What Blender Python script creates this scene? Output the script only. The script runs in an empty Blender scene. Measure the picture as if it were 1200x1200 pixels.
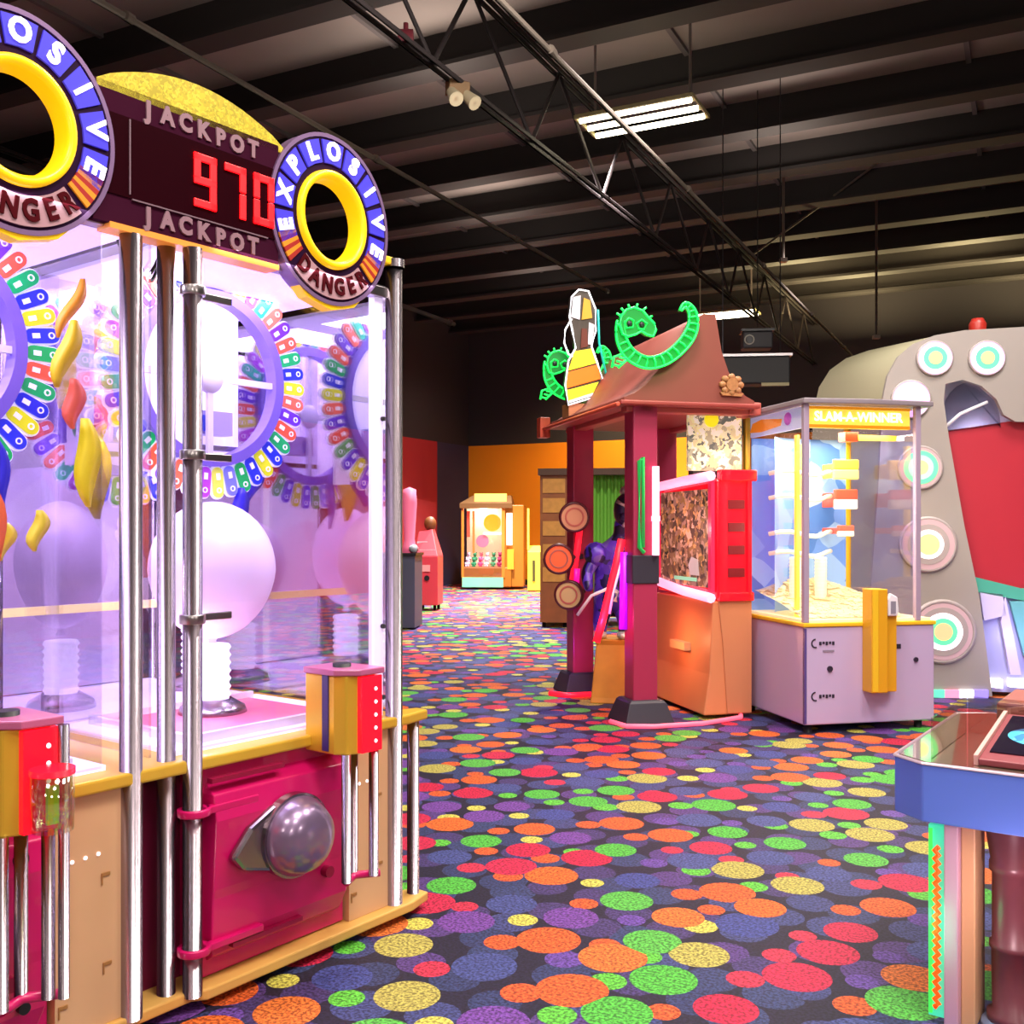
import bpy, bmesh, math, random
from mathutils import Vector, Matrix
random.seed(7)
S = bpy.context.scene
COL = S.collection
PI = math.pi
CAMZ, F, HZ = 1.5, 1200.0, 620.0

def at(px, py, Y):                      # a pixel of the photograph at depth Y, as a point of the room
    return Vector(((px-600)/F*Y, Y, CAMZ-(py-HZ)/F*Y))

def lin(h):
    h = h.lstrip('#'); c = [int(h[i:i+2], 16)/255 for i in (0, 2, 4)]
    return tuple((v/12.92 if v <= .04045 else ((v+.055)/1.055)**2.4) for v in c)+(1,)

# ------------------------------------------------------------------ materials
MATS = {}
def mat(name, hx, rough=.5, metal=0, emit=0, ehx=None, coat=0, noise=0, nscale=20):
    if name in MATS: return MATS[name]
    m = bpy.data.materials.new(name); m.use_nodes = True
    b = m.node_tree.nodes['Principled BSDF']; L = m.node_tree.links; N = m.node_tree.nodes
    b.inputs['Base Color'].default_value = lin(hx)
    b.inputs['Roughness'].default_value = rough
    b.inputs['Metallic'].default_value = metal
    b.inputs['Coat Weight'].default_value = coat
    if emit:
        b.inputs['Emission Color'].default_value = lin(ehx or hx)
        b.inputs['Emission Strength'].default_value = emit
    if noise:
        tc = N.new('ShaderNodeTexCoord'); nz = N.new('ShaderNodeTexNoise'); nz.inputs['Scale'].default_value = nscale
        L.new(tc.outputs['Object'], nz.inputs['Vector'])
        mx = N.new('ShaderNodeMix'); mx.data_type = 'RGBA'; mx.blend_type = 'MULTIPLY'; mx.inputs['Factor'].default_value = noise
        mx.inputs['A'].default_value = lin(hx)
        rp = N.new('ShaderNodeValToRGB'); rp.color_ramp.elements[0].position = .3; rp.color_ramp.elements[1].position = .7
        rp.color_ramp.elements[0].color = (.3, .3, .3, 1)
        L.new(nz.outputs['Fac'], rp.inputs['Fac']); L.new(rp.outputs['Color'], mx.inputs['B'])
        L.new(mx.outputs['Result'], b.inputs['Base Color'])
    MATS[name] = m; return m

def glass(name, hx='#ffffff', refl=.1, rough=.02):
    if name in MATS: return MATS[name]
    m = bpy.data.materials.new(name); m.use_nodes = True
    N = m.node_tree.nodes; L = m.node_tree.links; N.clear()
    o = N.new('ShaderNodeOutputMaterial'); mx = N.new('ShaderNodeMixShader')
    t = N.new('ShaderNodeBsdfTransparent'); g = N.new('ShaderNodeBsdfGlossy')
    t.inputs['Color'].default_value = lin(hx); g.inputs['Roughness'].default_value = rough
    mx.inputs['Fac'].default_value = refl
    L.new(t.outputs[0], mx.inputs[1]); L.new(g.outputs[0], mx.inputs[2]); L.new(mx.outputs[0], o.inputs[0])
    MATS[name] = m; return m

def busy(name, cols, scale=12, emit=0, rough=.4, stretch=(1, 1, 1), rnd=1.0):
    """printed picture: patches of several colours"""
    if name in MATS: return MATS[name]
    m = bpy.data.materials.new(name); m.use_nodes = True
    N = m.node_tree.nodes; L = m.node_tree.links; b = N['Principled BSDF']
    tc = N.new('ShaderNodeTexCoord'); mp = N.new('ShaderNodeMapping'); mp.inputs['Scale'].default_value = stretch
    nz = N.new('ShaderNodeTexNoise'); nz.inputs['Scale'].default_value = scale*.6
    add = N.new('ShaderNodeMix'); add.data_type = 'RGBA'; add.inputs['Factor'].default_value = .12
    v = N.new('ShaderNodeTexVoronoi'); v.inputs['Scale'].default_value = scale; v.inputs['Randomness'].default_value = rnd
    sp = N.new('ShaderNodeSeparateColor'); rp = N.new('ShaderNodeValToRGB'); rp.color_ramp.interpolation = 'CONSTANT'
    L.new(tc.outputs['Object'], mp.inputs['Vector']); L.new(mp.outputs[0], add.inputs['A']); L.new(mp.outputs[0], nz.inputs['Vector'])
    L.new(nz.outputs['Color'], add.inputs['B']); L.new(add.outputs['Result'], v.inputs['Vector'])
    L.new(v.outputs['Color'], sp.inputs[0]); L.new(sp.outputs[0], rp.inputs['Fac'])
    e = rp.color_ramp.elements
    while len(e) < len(cols): e.new(.5)
    for i, c in enumerate(cols):
        e[i].position = i/len(cols); e[i].color = lin(c)
    L.new(rp.outputs['Color'], b.inputs['Base Color']); b.inputs['Roughness'].default_value = rough
    if emit:
        L.new(rp.outputs['Color'], b.inputs['Emission Color']); b.inputs['Emission Strength'].default_value = emit
    MATS[name] = m; return m

def carpet():
    m = bpy.data.materials.new('dotted_carpet'); m.use_nodes = True
    N = m.node_tree.nodes; L = m.node_tree.links; b = N['Principled BSDF']
    tc = N.new('ShaderNodeTexCoord')
    def math_(op, a, bb):
        n = N.new('ShaderNodeMath'); n.operation = op
        for i, x in enumerate((a, bb)):
            if isinstance(x, (int, float)): n.inputs[i].default_value = x
            else: L.new(x, n.inputs[i])
        return n.outputs[0]
    def layer(prev, cell, off, rnd, r0, r1, cols, rot):
        mp = N.new('ShaderNodeMapping'); mp.inputs['Location'].default_value = (off[0], off[1], 0)
        mp.inputs['Rotation'].default_value = (0, 0, rot)
        v = N.new('ShaderNodeTexVoronoi'); v.voronoi_dimensions = '2D'; v.inputs['Scale'].default_value = 1/cell
        v.inputs['Randomness'].default_value = rnd
        L.new(tc.outputs['Object'], mp.inputs['Vector']); L.new(mp.outputs[0], v.inputs['Vector'])
        sp = N.new('ShaderNodeSeparateColor'); L.new(v.outputs['Color'], sp.inputs[0])
        rp = N.new('ShaderNodeValToRGB'); rp.color_ramp.interpolation = 'CONSTANT'; e = rp.color_ramp.elements
        while len(e) < len(cols): e.new(.5)
        for i, c in enumerate(cols): e[i].position = i/len(cols); e[i].color = lin(c)
        L.new(sp.outputs[0], rp.inputs['Fac'])
        rad = math_('ADD', math_('MULTIPLY', sp.outputs[1], r1-r0), r0)
        f = math_('LESS_THAN', v.outputs['Distance'], rad)
        mx = N.new('ShaderNodeMix'); mx.data_type = 'RGBA'; L.new(f, mx.inputs['Factor'])
        L.new(prev, mx.inputs['A']); L.new(rp.outputs['Color'], mx.inputs['B'])
        return mx.outputs['Result']
    base = N.new('ShaderNodeRGB'); base.outputs[0].default_value = lin('#211b36')
    c = base.outputs[0]
    c = layer(c, .21, (.07, .05), .6, .40, .50, ['#38426f', '#40477c', '#47386f', '#333c68', '#583c80'], .4)
    c = layer(c, .29, (.145, .145), .6, .17, .24, ['#e2602c', '#63c83f', '#d6d05a', '#d8304e', '#6a48a0', '#e2602c'], .2)
    c = layer(c, .29, (0, 0), .5, .33, .42, ['#d01c46', '#ec6e28', '#bcb256', '#54bc40', '#424c92', '#76449c', '#46508c', '#d2244c', '#e87830', '#4a5490', '#e4642a', '#5cbc48'], .2)
    nz = N.new('ShaderNodeTexNoise'); nz.inputs['Scale'].default_value = 90; nz.inputs['Detail'].default_value = 3
    L.new(tc.outputs['Object'], nz.inputs['Vector'])
    rp = N.new('ShaderNodeValToRGB'); rp.color_ramp.elements[0].position = .40; rp.color_ramp.elements[1].position = .60
    rp.color_ramp.elements[0].color = (.28, .25, .28, 1); rp.color_ramp.elements[1].color = (.95, .95, .95, 1)
    L.new(nz.outputs['Fac'], rp.inputs['Fac'])
    mx = N.new('ShaderNodeMix'); mx.data_type = 'RGBA'; mx.blend_type = 'MULTIPLY'; mx.inputs['Factor'].default_value = 1
    L.new(c, mx.inputs['A']); L.new(rp.outputs['Color'], mx.inputs['B'])
    L.new(mx.outputs['Result'], b.inputs['Base Color'])
    b.inputs['Roughness'].default_value = .62; b.inputs['Specular IOR Level'].default_value = .35
    return m

# ------------------------------------------------------------------ mesh builder
class MB:
    def __init__(s): s.bm = bmesh.new(); s.k = 0
    def m(s, k): s.k = k; return s
    def _face(s, vs, smooth=False):
        try:
            f = s.bm.faces.new(vs); f.material_index = s.k; f.smooth = smooth; return f
        except ValueError: return None
    def box(s, x0, x1, y0, y1, z0, z1, M=None):
        M = M or Matrix.Identity(4)
        v = [s.bm.verts.new(M @ Vector(p)) for p in ((x0,y0,z0),(x1,y0,z0),(x1,y1,z0),(x0,y1,z0),(x0,y0,z1),(x1,y0,z1),(x1,y1,z1),(x0,y1,z1))]
        for q in ((3,2,1,0),(4,5,6,7),(0,1,5,4),(1,2,6,5),(2,3,7,6),(3,0,4,7)): s._face([v[i] for i in q])
        return s
    def prism(s, pts, a0, a1, axis='y', M=None, smooth=False):
        """pts: 2D outline; axis 'y' -> pts are (x,z); 'z' -> (x,y); 'x' -> (y,z)"""
        M = M or Matrix.Identity(4)
        def P(p, a): return M @ Vector({'y': (p[0], a, p[1]), 'z': (p[0], p[1], a), 'x': (a, p[0], p[1])}[axis])
        A = [s.bm.verts.new(P(p, a0)) for p in pts]; B = [s.bm.verts.new(P(p, a1)) for p in pts]
        n = len(pts)
        s._face(A); s._face(B[::-1])
        for i in range(n): s._face([A[i], B[i], B[(i+1) % n], A[(i+1) % n]], smooth)
        return s
    def loft(s, rings, closed=True, caps=True, smooth=True):
        R = [[s.bm.verts.new(Vector(p)) for p in r] for r in rings]
        n = len(R[0])
        for a, b in zip(R, R[1:]):
            for i in range(n if closed else n-1): s._face([a[i], a[(i+1) % n], b[(i+1) % n], b[i]], smooth)
        if caps: s._face(R[0][::-1]); s._face(R[-1])
        return s
    def lathe(s, prof, M=None, n=24, smooth=True, a0=0, a1=2*PI):
        """prof: (r, z) about local z"""
        M = M or Matrix.Identity(4); full = abs(a1-a0-2*PI) < 1e-6
        k = n if full else n+1
        R = []
        for r, z in prof:
            if r < 1e-6: R.append([s.bm.verts.new(M @ Vector((0, 0, z)))]*k)
            else: R.append([s.bm.verts.new(M @ Vector((r*math.cos(a0+(a1-a0)*i/n), r*math.sin(a0+(a1-a0)*i/n), z))) for i in range(k)])
        for a, b in zip(R, R[1:]):
            for i in range(n):
                j = (i+1) % k
                q = []
                for v in (a[i], a[j], b[j], b[i]):
                    if v not in q: q.append(v)
                if len(q) > 2: s._face(q, smooth)
        return s
    def cyl(s, p0, p1, r, r1=None, n=16):
        p0, p1 = Vector(p0), Vector(p1); d = p1-p0; r1 = r if r1 is None else r1
        M = Matrix.Translation(p0) @ d.to_track_quat('Z', 'Y').to_matrix().to_4x4()
        return s.lathe([(0, 0), (r, 0), (r, 0), (r1, d.length), (r1, d.length), (0, d.length)], M, n)
    def tube(s, pts, r, n=8, closed=False):
        pts = [Vector(p) for p in pts]; R = []
        N_ = len(pts)
        for i, p in enumerate(pts):
            if closed: d = pts[(i+1) % N_]-pts[i-1]
            else: d = pts[min(i+1, N_-1)]-pts[max(i-1, 0)]
            q = d.normalized().to_track_quat('Z', 'Y').to_matrix()
            R.append([p+q @ Vector((r*math.cos(2*PI*j/n), r*math.sin(2*PI*j/n), 0)) for j in range(n)])
        if closed: R.append(R[0])
        return s.loft(R, True, not closed)
    def ball(s, c, r, n=16, M=None):
        rx, ry, rz = (r, r, r) if isinstance(r, (int, float)) else r
        T = Matrix.Translation(Vector(c)) @ (M or Matrix.Identity(4)) @ Matrix.Diagonal((rx, ry, rz, 1))
        h = n//2
        return s.lathe([(math.sin(PI*i/h), -math.cos(PI*i/h)) for i in range(h+1)], T, n)
    def annulus(s, r0, r1, y0, y1, c=(0, 0), n=48, a0=0, a1=2*PI):
        """ring standing in the xz plane, from y0 (front) to y1"""
        M = Matrix.Translation((c[0], 0, c[1])) @ Matrix.Rotation(PI/2, 4, 'X')     # local z -> -y
        return s.lathe([(r0, -y0), (r1, -y0), (r1, -y1), (r0, -y1), (r0, -y0)], M, n, False, a0, a1)
    def disc(s, r, y0, y1, c=(0, 0), n=32, sx=1, sz=1):
        M = Matrix.Translation((c[0], 0, c[1])) @ Matrix.Rotation(PI/2, 4, 'X') @ Matrix.Diagonal((sx, sz, 1, 1))
        return s.lathe([(0, -y0), (r, -y0), (r, -y1), (0, -y1)], M, n, False)
    def text(s, body, size, M, depth=.004, bold=0.0, sx=1.0):
        c = bpy.data.curves.new('t', 'FONT'); c.body = body; c.size = size; c.extrude = depth/2; c.offset = bold
        c.align_x = 'CENTER'; c.align_y = 'CENTER'; c.resolution_u = 3
        o = bpy.data.objects.new('t', c)
        me = bpy.data.meshes.new_from_object(o)
        T = M @ Matrix.Diagonal((sx, 1, 1, 1)); n0 = len(s.bm.faces)
        me.transform(T); s.bm.from_mesh(me); s.bm.faces.ensure_lookup_table()
        for f in s.bm.faces[n0:]: f.material_index = s.k
        bpy.data.objects.remove(o); bpy.data.curves.remove(c); bpy.data.meshes.remove(me)
        return s
    def build(s, name, mats, parent=None, bevel=0, label=None, fix=True):
        if fix: bmesh.ops.recalc_face_normals(s.bm, faces=s.bm.faces)
        me = bpy.data.meshes.new(name); s.bm.to_mesh(me); s.bm.free()
        for x in (mats if isinstance(mats, (list, tuple)) else [mats]): me.materials.append(x)
        o = bpy.data.objects.new(name, me); COL.objects.link(o); o.parent = parent
        if bevel:
            b = o.modifiers.new('bevel', 'BEVEL'); b.width = bevel; b.segments = 2; b.limit_method = 'ANGLE'
        if label: o['label'] = label
        return o

def tag(o, label, cat=None, group=None, kind=None):
    o['label'] = label
    if cat: o['category'] = cat
    if group: o['group'] = group
    if kind: o['kind'] = kind
    return o
def thing(name, loc, rot, label, cat, group=None):
    o = bpy.data.objects.new(name, None); COL.objects.link(o); o.location = loc; o.rotation_euler = (0, 0, rot)
    o.empty_display_size = .1
    return tag(o, label, cat, group)
def copy_obj(o, parent=None):
    c = o.copy(); COL.objects.link(c)
    if parent is not None: c.parent = parent
    for ch in list(o.children): copy_obj(ch, c)
    return c
FRONT = lambda x, y, z: Matrix.Translation((x, y, z)) @ Matrix.Rotation(PI/2, 4, 'X')       # text facing -y

# ------------------------------------------------------------------ common materials
chrome = mat('chrome', '#9c9098', .24, 1)
steel = mat('brushed_steel', '#a9a3a6', .3, 1)
black = mat('black_plastic', '#17151a', .45)
dark = mat('dark_paint', '#211d22', .6)
white = mat('white_plastic', '#e9e4ee', .4)
clear = glass('clear_acrylic', '#f6f3ff', .07)
mirrorish = glass('side_acrylic', '#fbf8ff', .3)

# ------------------------------------------------------------------ the room (axes: u into the hall, w to the right)
U = Vector((.447, .894, 0)).normalized(); W = Vector((U.y, -U.x, 0))
u0, u1, w0, w1, ZC = -7.0, 24.9, -13.8, 14.0, 7.2
def R(u, w, z=0): return U*u+W*w+Vector((0, 0, z))
ROOMM = Matrix.Rotation(math.atan2(W.y, W.x), 4, 'Z')       # local x = W, local y = U

def room(name, mb, mats, label):
    o = mb.build(name, mats); o.matrix_world = ROOMM
    return tag(o, label, None, None, 'structure')
room('floor', MB().box(w0, w1, u0, u1, -.05, 0), carpet(), 'dark carpet covered with bright coloured dots')
deck = mat('ceiling_deck', '#847a76', .8, noise=.3, nscale=.8)
room('ceiling', MB().box(w0, w1, u0, u1, ZC, ZC+.1), deck, 'dark painted metal roof deck above the arcade')
wall_dark = mat('wall_charcoal', '#2b272c', .8)
orange = mat('wall_orange', '#f5920a', .7, noise=.1, nscale=.6)
redw = mat('wall_red', '#a3222f', .7); navy = mat('wall_navy', '#2c2c4c', .7)
mb = MB(); mb.m(0).box(w0, w1, u1, u1+.1, 3.8, ZC); mb.m(1).box(w0, w1, u1, u1+.1, 0, 3.8)
room('wall_back', mb, [wall_dark, orange], 'far wall painted orange below and charcoal above')
mb = MB(); mb.m(0).box(w0-.1, w0, u0, u1, 3.8, ZC); mb.m(1).box(w0-.1, w0, u0, 23.2, 0, 3.8); mb.m(2).box(w0-.1, w0, 23.2, u1, 0, 3.8)
room('wall_left', mb, [wall_dark, redw, navy], 'left wall red and navy below and charcoal above')
room('wall_right', MB().box(w1, w1+.1, u0, u1, 0, ZC), wall_dark, 'charcoal right wall of the hall')
room('wall_front', MB().box(w0, w1, u0-.1, u0, 0, ZC), wall_dark, 'charcoal wall behind the viewer')
room('baseboard_back', MB().box(w0, w1, u1-.03, u1, 0, .14), black, 'black baseboard along the orange far wall')
beam_m = mat('beam_black', '#1d1919', .8)
k = 0; uu = 3.3
while uu < 24.5:
    mb = MB()
    mb.box(w0, w1, uu-.025, uu+.025, ZC-.42, ZC); mb.box(w0, w1, uu-.16, uu+.16, ZC-.45, ZC-.4)
    room('ceiling_beam', mb, beam_m, 'black steel roof beam crossing under the deck')['group'] = 'roof beams'
    uu += 1.72
# seams in the deck between the beams, running down the hall
seam = mat('deck_seam', '#5b5556', .8)
for w in (-9.5, -6.6, -3.6, -.6, 2.6, 5.6):
    room('ceiling_trim', MB().box(w-.03, w+.03, 2, u1, ZC-.05, ZC), seam, 'dark seam strip along the roof deck')['group'] = 'deck seams'

# roof truss + conduits along U.  A line at height H over the eye with X offset X0:  X = X0 + Y/2
def uline(X0, H, Y): return Vector((X0+.5*Y, Y, CAMZ+H))
tr = mat('truss_steel', '#3c3435', .55)
def truss(X0, hb, ht, Y0, Y1, step, name, label):
    mb = MB()
    for dx in (-.045, .045):
        mb.cyl(uline(X0+dx, hb, Y0), uline(X0+dx, hb, Y1), .022, n=6)
        mb.cyl(uline(X0+dx, ht, Y0), uline(X0+dx, ht, Y1), .026, n=6)
    y = Y0; i = 0
    while y+step < Y1:
        mb.cyl(uline(X0, hb if i % 2 else ht, y), uline(X0, ht if i % 2 else hb, y+step*(.75 if i % 2 == 0 else .4)), .022, n=6)
        y += step*(.75 if i % 2 == 0 else .4); i += 1
    return tag(mb.build(name, tr), label, None, None, 'structure')
truss(-4.95, 3.9, 4.85, 4, 25, 1.5, 'ceiling_truss', 'open web steel roof truss running down the hall')
truss(-14.0, 4.6, 5.2, 8, 22, 1.5, 'ceiling_truss', 'fainter steel truss near the left wall')
pipe_m = mat('conduit_grey', '#8d8176', .4, .6)
def pipe(X0, H, Y0, Y1, r, label, m=pipe_m):
    mb = MB(); mb.cyl(uline(X0, H, Y0), uline(X0, H, Y1), r, n=8)
    y = Y0+1.5
    while y < Y1:
        mb.cyl(uline(X0, H-.05, y)+Vector((0, -.03, .05)), uline(X0, H-.05, y)+Vector((.03, .05, .05)), r*1.5, n=8); y += 3.1
    return tag(mb.build('ceiling_pipe', m), label, 'pipe')
pipe(-3.52, 3.55, 3, 22, .024, 'thin bare conduit passing just below the hanging tube light')
pipe(-7.1, 4.05, 3.5, 17.5, .028, 'bare conduit hanging left of the roof truss')
pipe(-12.8, 4.6, 12, 23, .05, 'dull grey pipe high over the back left, upper of two', mat('pipe_dull', '#6d6668', .6))
pipe(-14.6, 4.5, 13, 23, .05, 'dull grey pipe high over the back left, lower of two', MATS['pipe_dull'])
mb = MB(); mb.cyl(at(1215, 52, 13.5), at(975, 231, 16.5), .018, n=6); mb.cyl(at(975, 231, 16.5), at(880, 300, 18), .018, n=6)
tag(mb.build('brace_rod', pipe_m), 'thin diagonal brace rod high on the right of the ceiling', 'rod')
for (px, y0, y1, Y, lab) in ((918, 180, 305, 15.5, 'thin vertical hanger rod right of the tube light'), (1027, 285, 395, 17, 'thin vertical hanger rod above the grey arch game')):
    p = at(px, y1, Y); top = Vector((p.x, p.y, ZC))
    mb = MB(); mb.cyl(p, top, .022, n=6); mb.box(-.05, .05, -.05, .05, -.03, .03, Matrix.Translation(p))
    tag(mb.build('hanger_rod', pipe_m), lab, 'rod')
# small emergency spotlight fixed to the truss
p = uline(-4.95, 3.8, 8.95)
t = thing('emergency_spotlight', p, .5, 'small cream twin-head spotlight clamped on the roof truss', 'spotlight')
cream = mat('cream_plastic', '#d8c9a6', .5)
MB().box(-.1, .1, -.05, .05, -.02, .11).build('clamp_box', mat('brown_box', '#8d6f4c', .6), t, .01)
for sx in (-1, 1):
    mb = MB(); mb.cyl((sx*.07, -.02, 0), (sx*.09+.02, -.12, -.1), .045, .065); mb.build('lamp_head', cream, t)
# red valve
mb = MB(); c = uline(-4.95, 3.95, 8.2); mb.cyl(c+Vector((-.06, 0, 0)), c+Vector((.06, 0, 0)), .05, n=10); mb.cyl(c, c+Vector((0, 0, .1)), .02)
tag(mb.build('pipe_valve', mat('dull_red', '#6d2530', .5)), 'small dull red valve on the truss behind the spotlight', 'valve')

# hanging tube lights
tube_m = mat('tube_white', '#fff8e8', .5, emit=9.0, ehx='#fff3cf')
fix_m = mat('fixture_metal', '#8f875e', .5)
def tube_light(loc, label, L=1.3, hang=True):
    t = thing('ceiling_light', loc, math.atan2(W.y, W.x), label, 'ceiling light', None)
    mb = MB(); mb.box(-L/2, L/2, -.135, -.115, .03, .06); mb.box(-L/2, L/2, .115, .135, .03, .06); mb.box(-L/2, L/2, -.33, -.3, 0, .04); mb.box(-L/2, L/2, .3, .32, 0, .04)
    mb.box(-L/2-.02, -L/2, -.32, .32, 0, .04); mb.box(L/2, L/2+.02, -.32, .32, 0, .04)
    mb.build('housing', fix_m, t)
    for y in (-.24, 0, .24):
        mb = MB(); mb.cyl((-L/2+.02, y, 0), (L/2-.02, y, 0), .03, n=10); mb.build('light_tube', tube_m, t)
    if hang:
        for x in (-L*.42, L*.42):
            mb = MB(); mb.cyl((x, 0, .06), (x, 0, ZC-loc[2]), .016, n=6); mb.build('hanging_rod', steel, t)
    return t
tube_light(at(752, 139, 11.2), 'glowing three-tube light hanging by two rods at top centre')
tube_light(at(850, 369, 21.5), 'small distant tube light above the pagoda roof', 1.3)

def area(loc, size, power, col='#ffffff', rot=(0, 0, 0), sy=None, spread=PI):
    l = bpy.data.lights.new('lamp', 'AREA'); l.energy = power; l.color = lin(col)[:3]; l.shape = 'RECTANGLE'
    l.size = size; l.size_y = sy or size; l.spread = spread
    o = bpy.data.objects.new('lamp', l); COL.objects.link(o); o.location = loc; o.rotation_euler = rot; return o
def point(loc, power, col='#ffffff', r=.05, parent=None):
    l = bpy.data.lights.new('lamp', 'POINT'); l.energy = power; l.color = lin(col)[:3]; l.shadow_soft_size = r if r > .3 else 0
    o = bpy.data.objects.new('lamp', l); COL.objects.link(o); o.location = loc; o.parent = parent; return o
def spot(loc, target, power, col='#ffffff', ang=1.6, blend=.6, r=.15):
    l = bpy.data.lights.new('lamp', 'SPOT'); l.energy = power; l.color = lin(col)[:3]; l.spot_size = ang; l.spot_blend = blend; l.shadow_soft_size = r
    o = bpy.data.objects.new('lamp', l); COL.objects.link(o); o.location = loc
    o.rotation_euler = (Vector(target)-Vector(loc)).to_track_quat('-Z', 'Y').to_euler(); return o

# ceiling lamps of the hall, then added fill lights
for (x, y, p) in ((1.5, 1.2, 260), (3.6, 3.6, 260), (.6, 5.4, 300), (-1.5, -1.5, 150), (4.2, 7.0, 260), (2.0, -1.5, 150)):
    area((x, y, 6.3), 1.4, p, '#fff4ea')
for (x, y, z, p) in ((.8, -2.4, 3.0, 170), (4.2, -1.0, 3.0, 170), (-2.2, -2.0, 3.2, 90)):       # added fill points behind the viewer, without fixtures
    point((x, y, z), p, '#fff0e4', .35)
for (u, w, p) in ((4, -3, 11), (8, 2, 9), (10, -6, 42), (6.5, -6.5, 24), (14, -3, 40), (15, -8, 40), (21.4, -4.2, 150), (23.2, -3.2, 150), (21.4, -1.0, 150), (23.2, .2, 170), (19, -9, 26)):   # added upward fill that brightens the roof deck, without fixtures
    q = R(u, w, 5.9); a_ = area(q, .8, p, '#ffe6a8' if u > 20 else '#ffeedd', (PI, 0, 0))

for (u, w, p) in ((8.5, -2.8, 1000), (11.5, -5, 2600), (14.5, -7.5, 4200), (17.5, -9, 4000), (20, -10.5, 8500), (22, -7.5, 5000), (16, -2.5, 900)):  # added spots without fixtures, brightening the carpet down the hall
    q = R(u, w, 6.5); spot(q, (q.x, q.y, 0), p, '#fff6f2', 1.6, .9)
q = R(22, -7.5, 5.6); spot(q, R(24.9, -9.0, 2.6), 1500, '#ffe2a8', 1.6, .9); q = R(20.5, -10.5, 5.6); spot(q, R(22.5, -13.8, 2.2), 160, '#fff0e0', 1.5, .9)

# ================================================================== 1. the big balloon game on the left
BG = thing('balloon_arcade_game', (-1.024, 3.175, 0), math.atan2(.797, .604),
           'huge glass balloon game with red JACKPOT display and two round signs, filling the left', 'arcade game')
PIT = 1.12                                          # from one player's bay to the next
magenta = mat('magenta_panel', '#cc0c62', .32, coat=.3)
magenta_d = mat('magenta_dark', '#8d0838', .35)
maple = mat('maple_panel', '#dcae82', .5, noise=.12, nscale=4)
brass = mat('yellow_edge', '#e0b43c', .3, .3)
plate_m = mat('maple_edge', '#d8a758', .4)
lav_glow = mat('lavender_glow', '#e6dcf6', .5, emit=.7, ehx='#e2d6fa')
led_white = mat('led_white', '#ffffff', .4, emit=1.6, ehx='#f4ecff')
deck_pink = mat('deck_pink', '#e0708e', .4)
purple_p = mat('purple_track', '#7a63c8', .35, emit=.25, ehx='#6a4fd0')
balloon_m = mat('balloon_latex', '#f2e2f8', .35, emit=.25, ehx='#e3b9f5')  # faint glow added to the latex; the balloon is no lamp
red_clear = mat('red_lens', '#f0142c', .2, emit=.85, ehx='#ff0f26')
LD = 1.60                                           # depth
# base plate, ledge
mb = MB(); mb.prism([(-1.25, -.02), (.02, -.02), (.06, -.05), (1.0, -.05), (1.12, -.02), (1.12, .06), (1.0, .1), (1.0, LD), (-1.25, LD)], .03, .065, 'z')
mb.build('base_plate', plate_m, BG, .006)
mb = MB(); mb.prism([(-1.25, -.03), (1.0, -.03), (1.13, -.01), (1.13, .05), (1.0, .1), (1.0, LD), (-1.25, LD)], .745, .785, 'z')
mb.build('ledge', [brass], BG, .008)
for x, y in ((-.9, .2), (.05, .25), (.75, .12), (.75, 1.4), (-.9, 1.4)):
    mb = MB(); mb.cyl((x-.015, y, .03), (x+.015, y, .03), .03); mb.box(x-.02, x+.02, y-.02, y+.02, .04, .06); mb.build('caster', black, BG)
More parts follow.
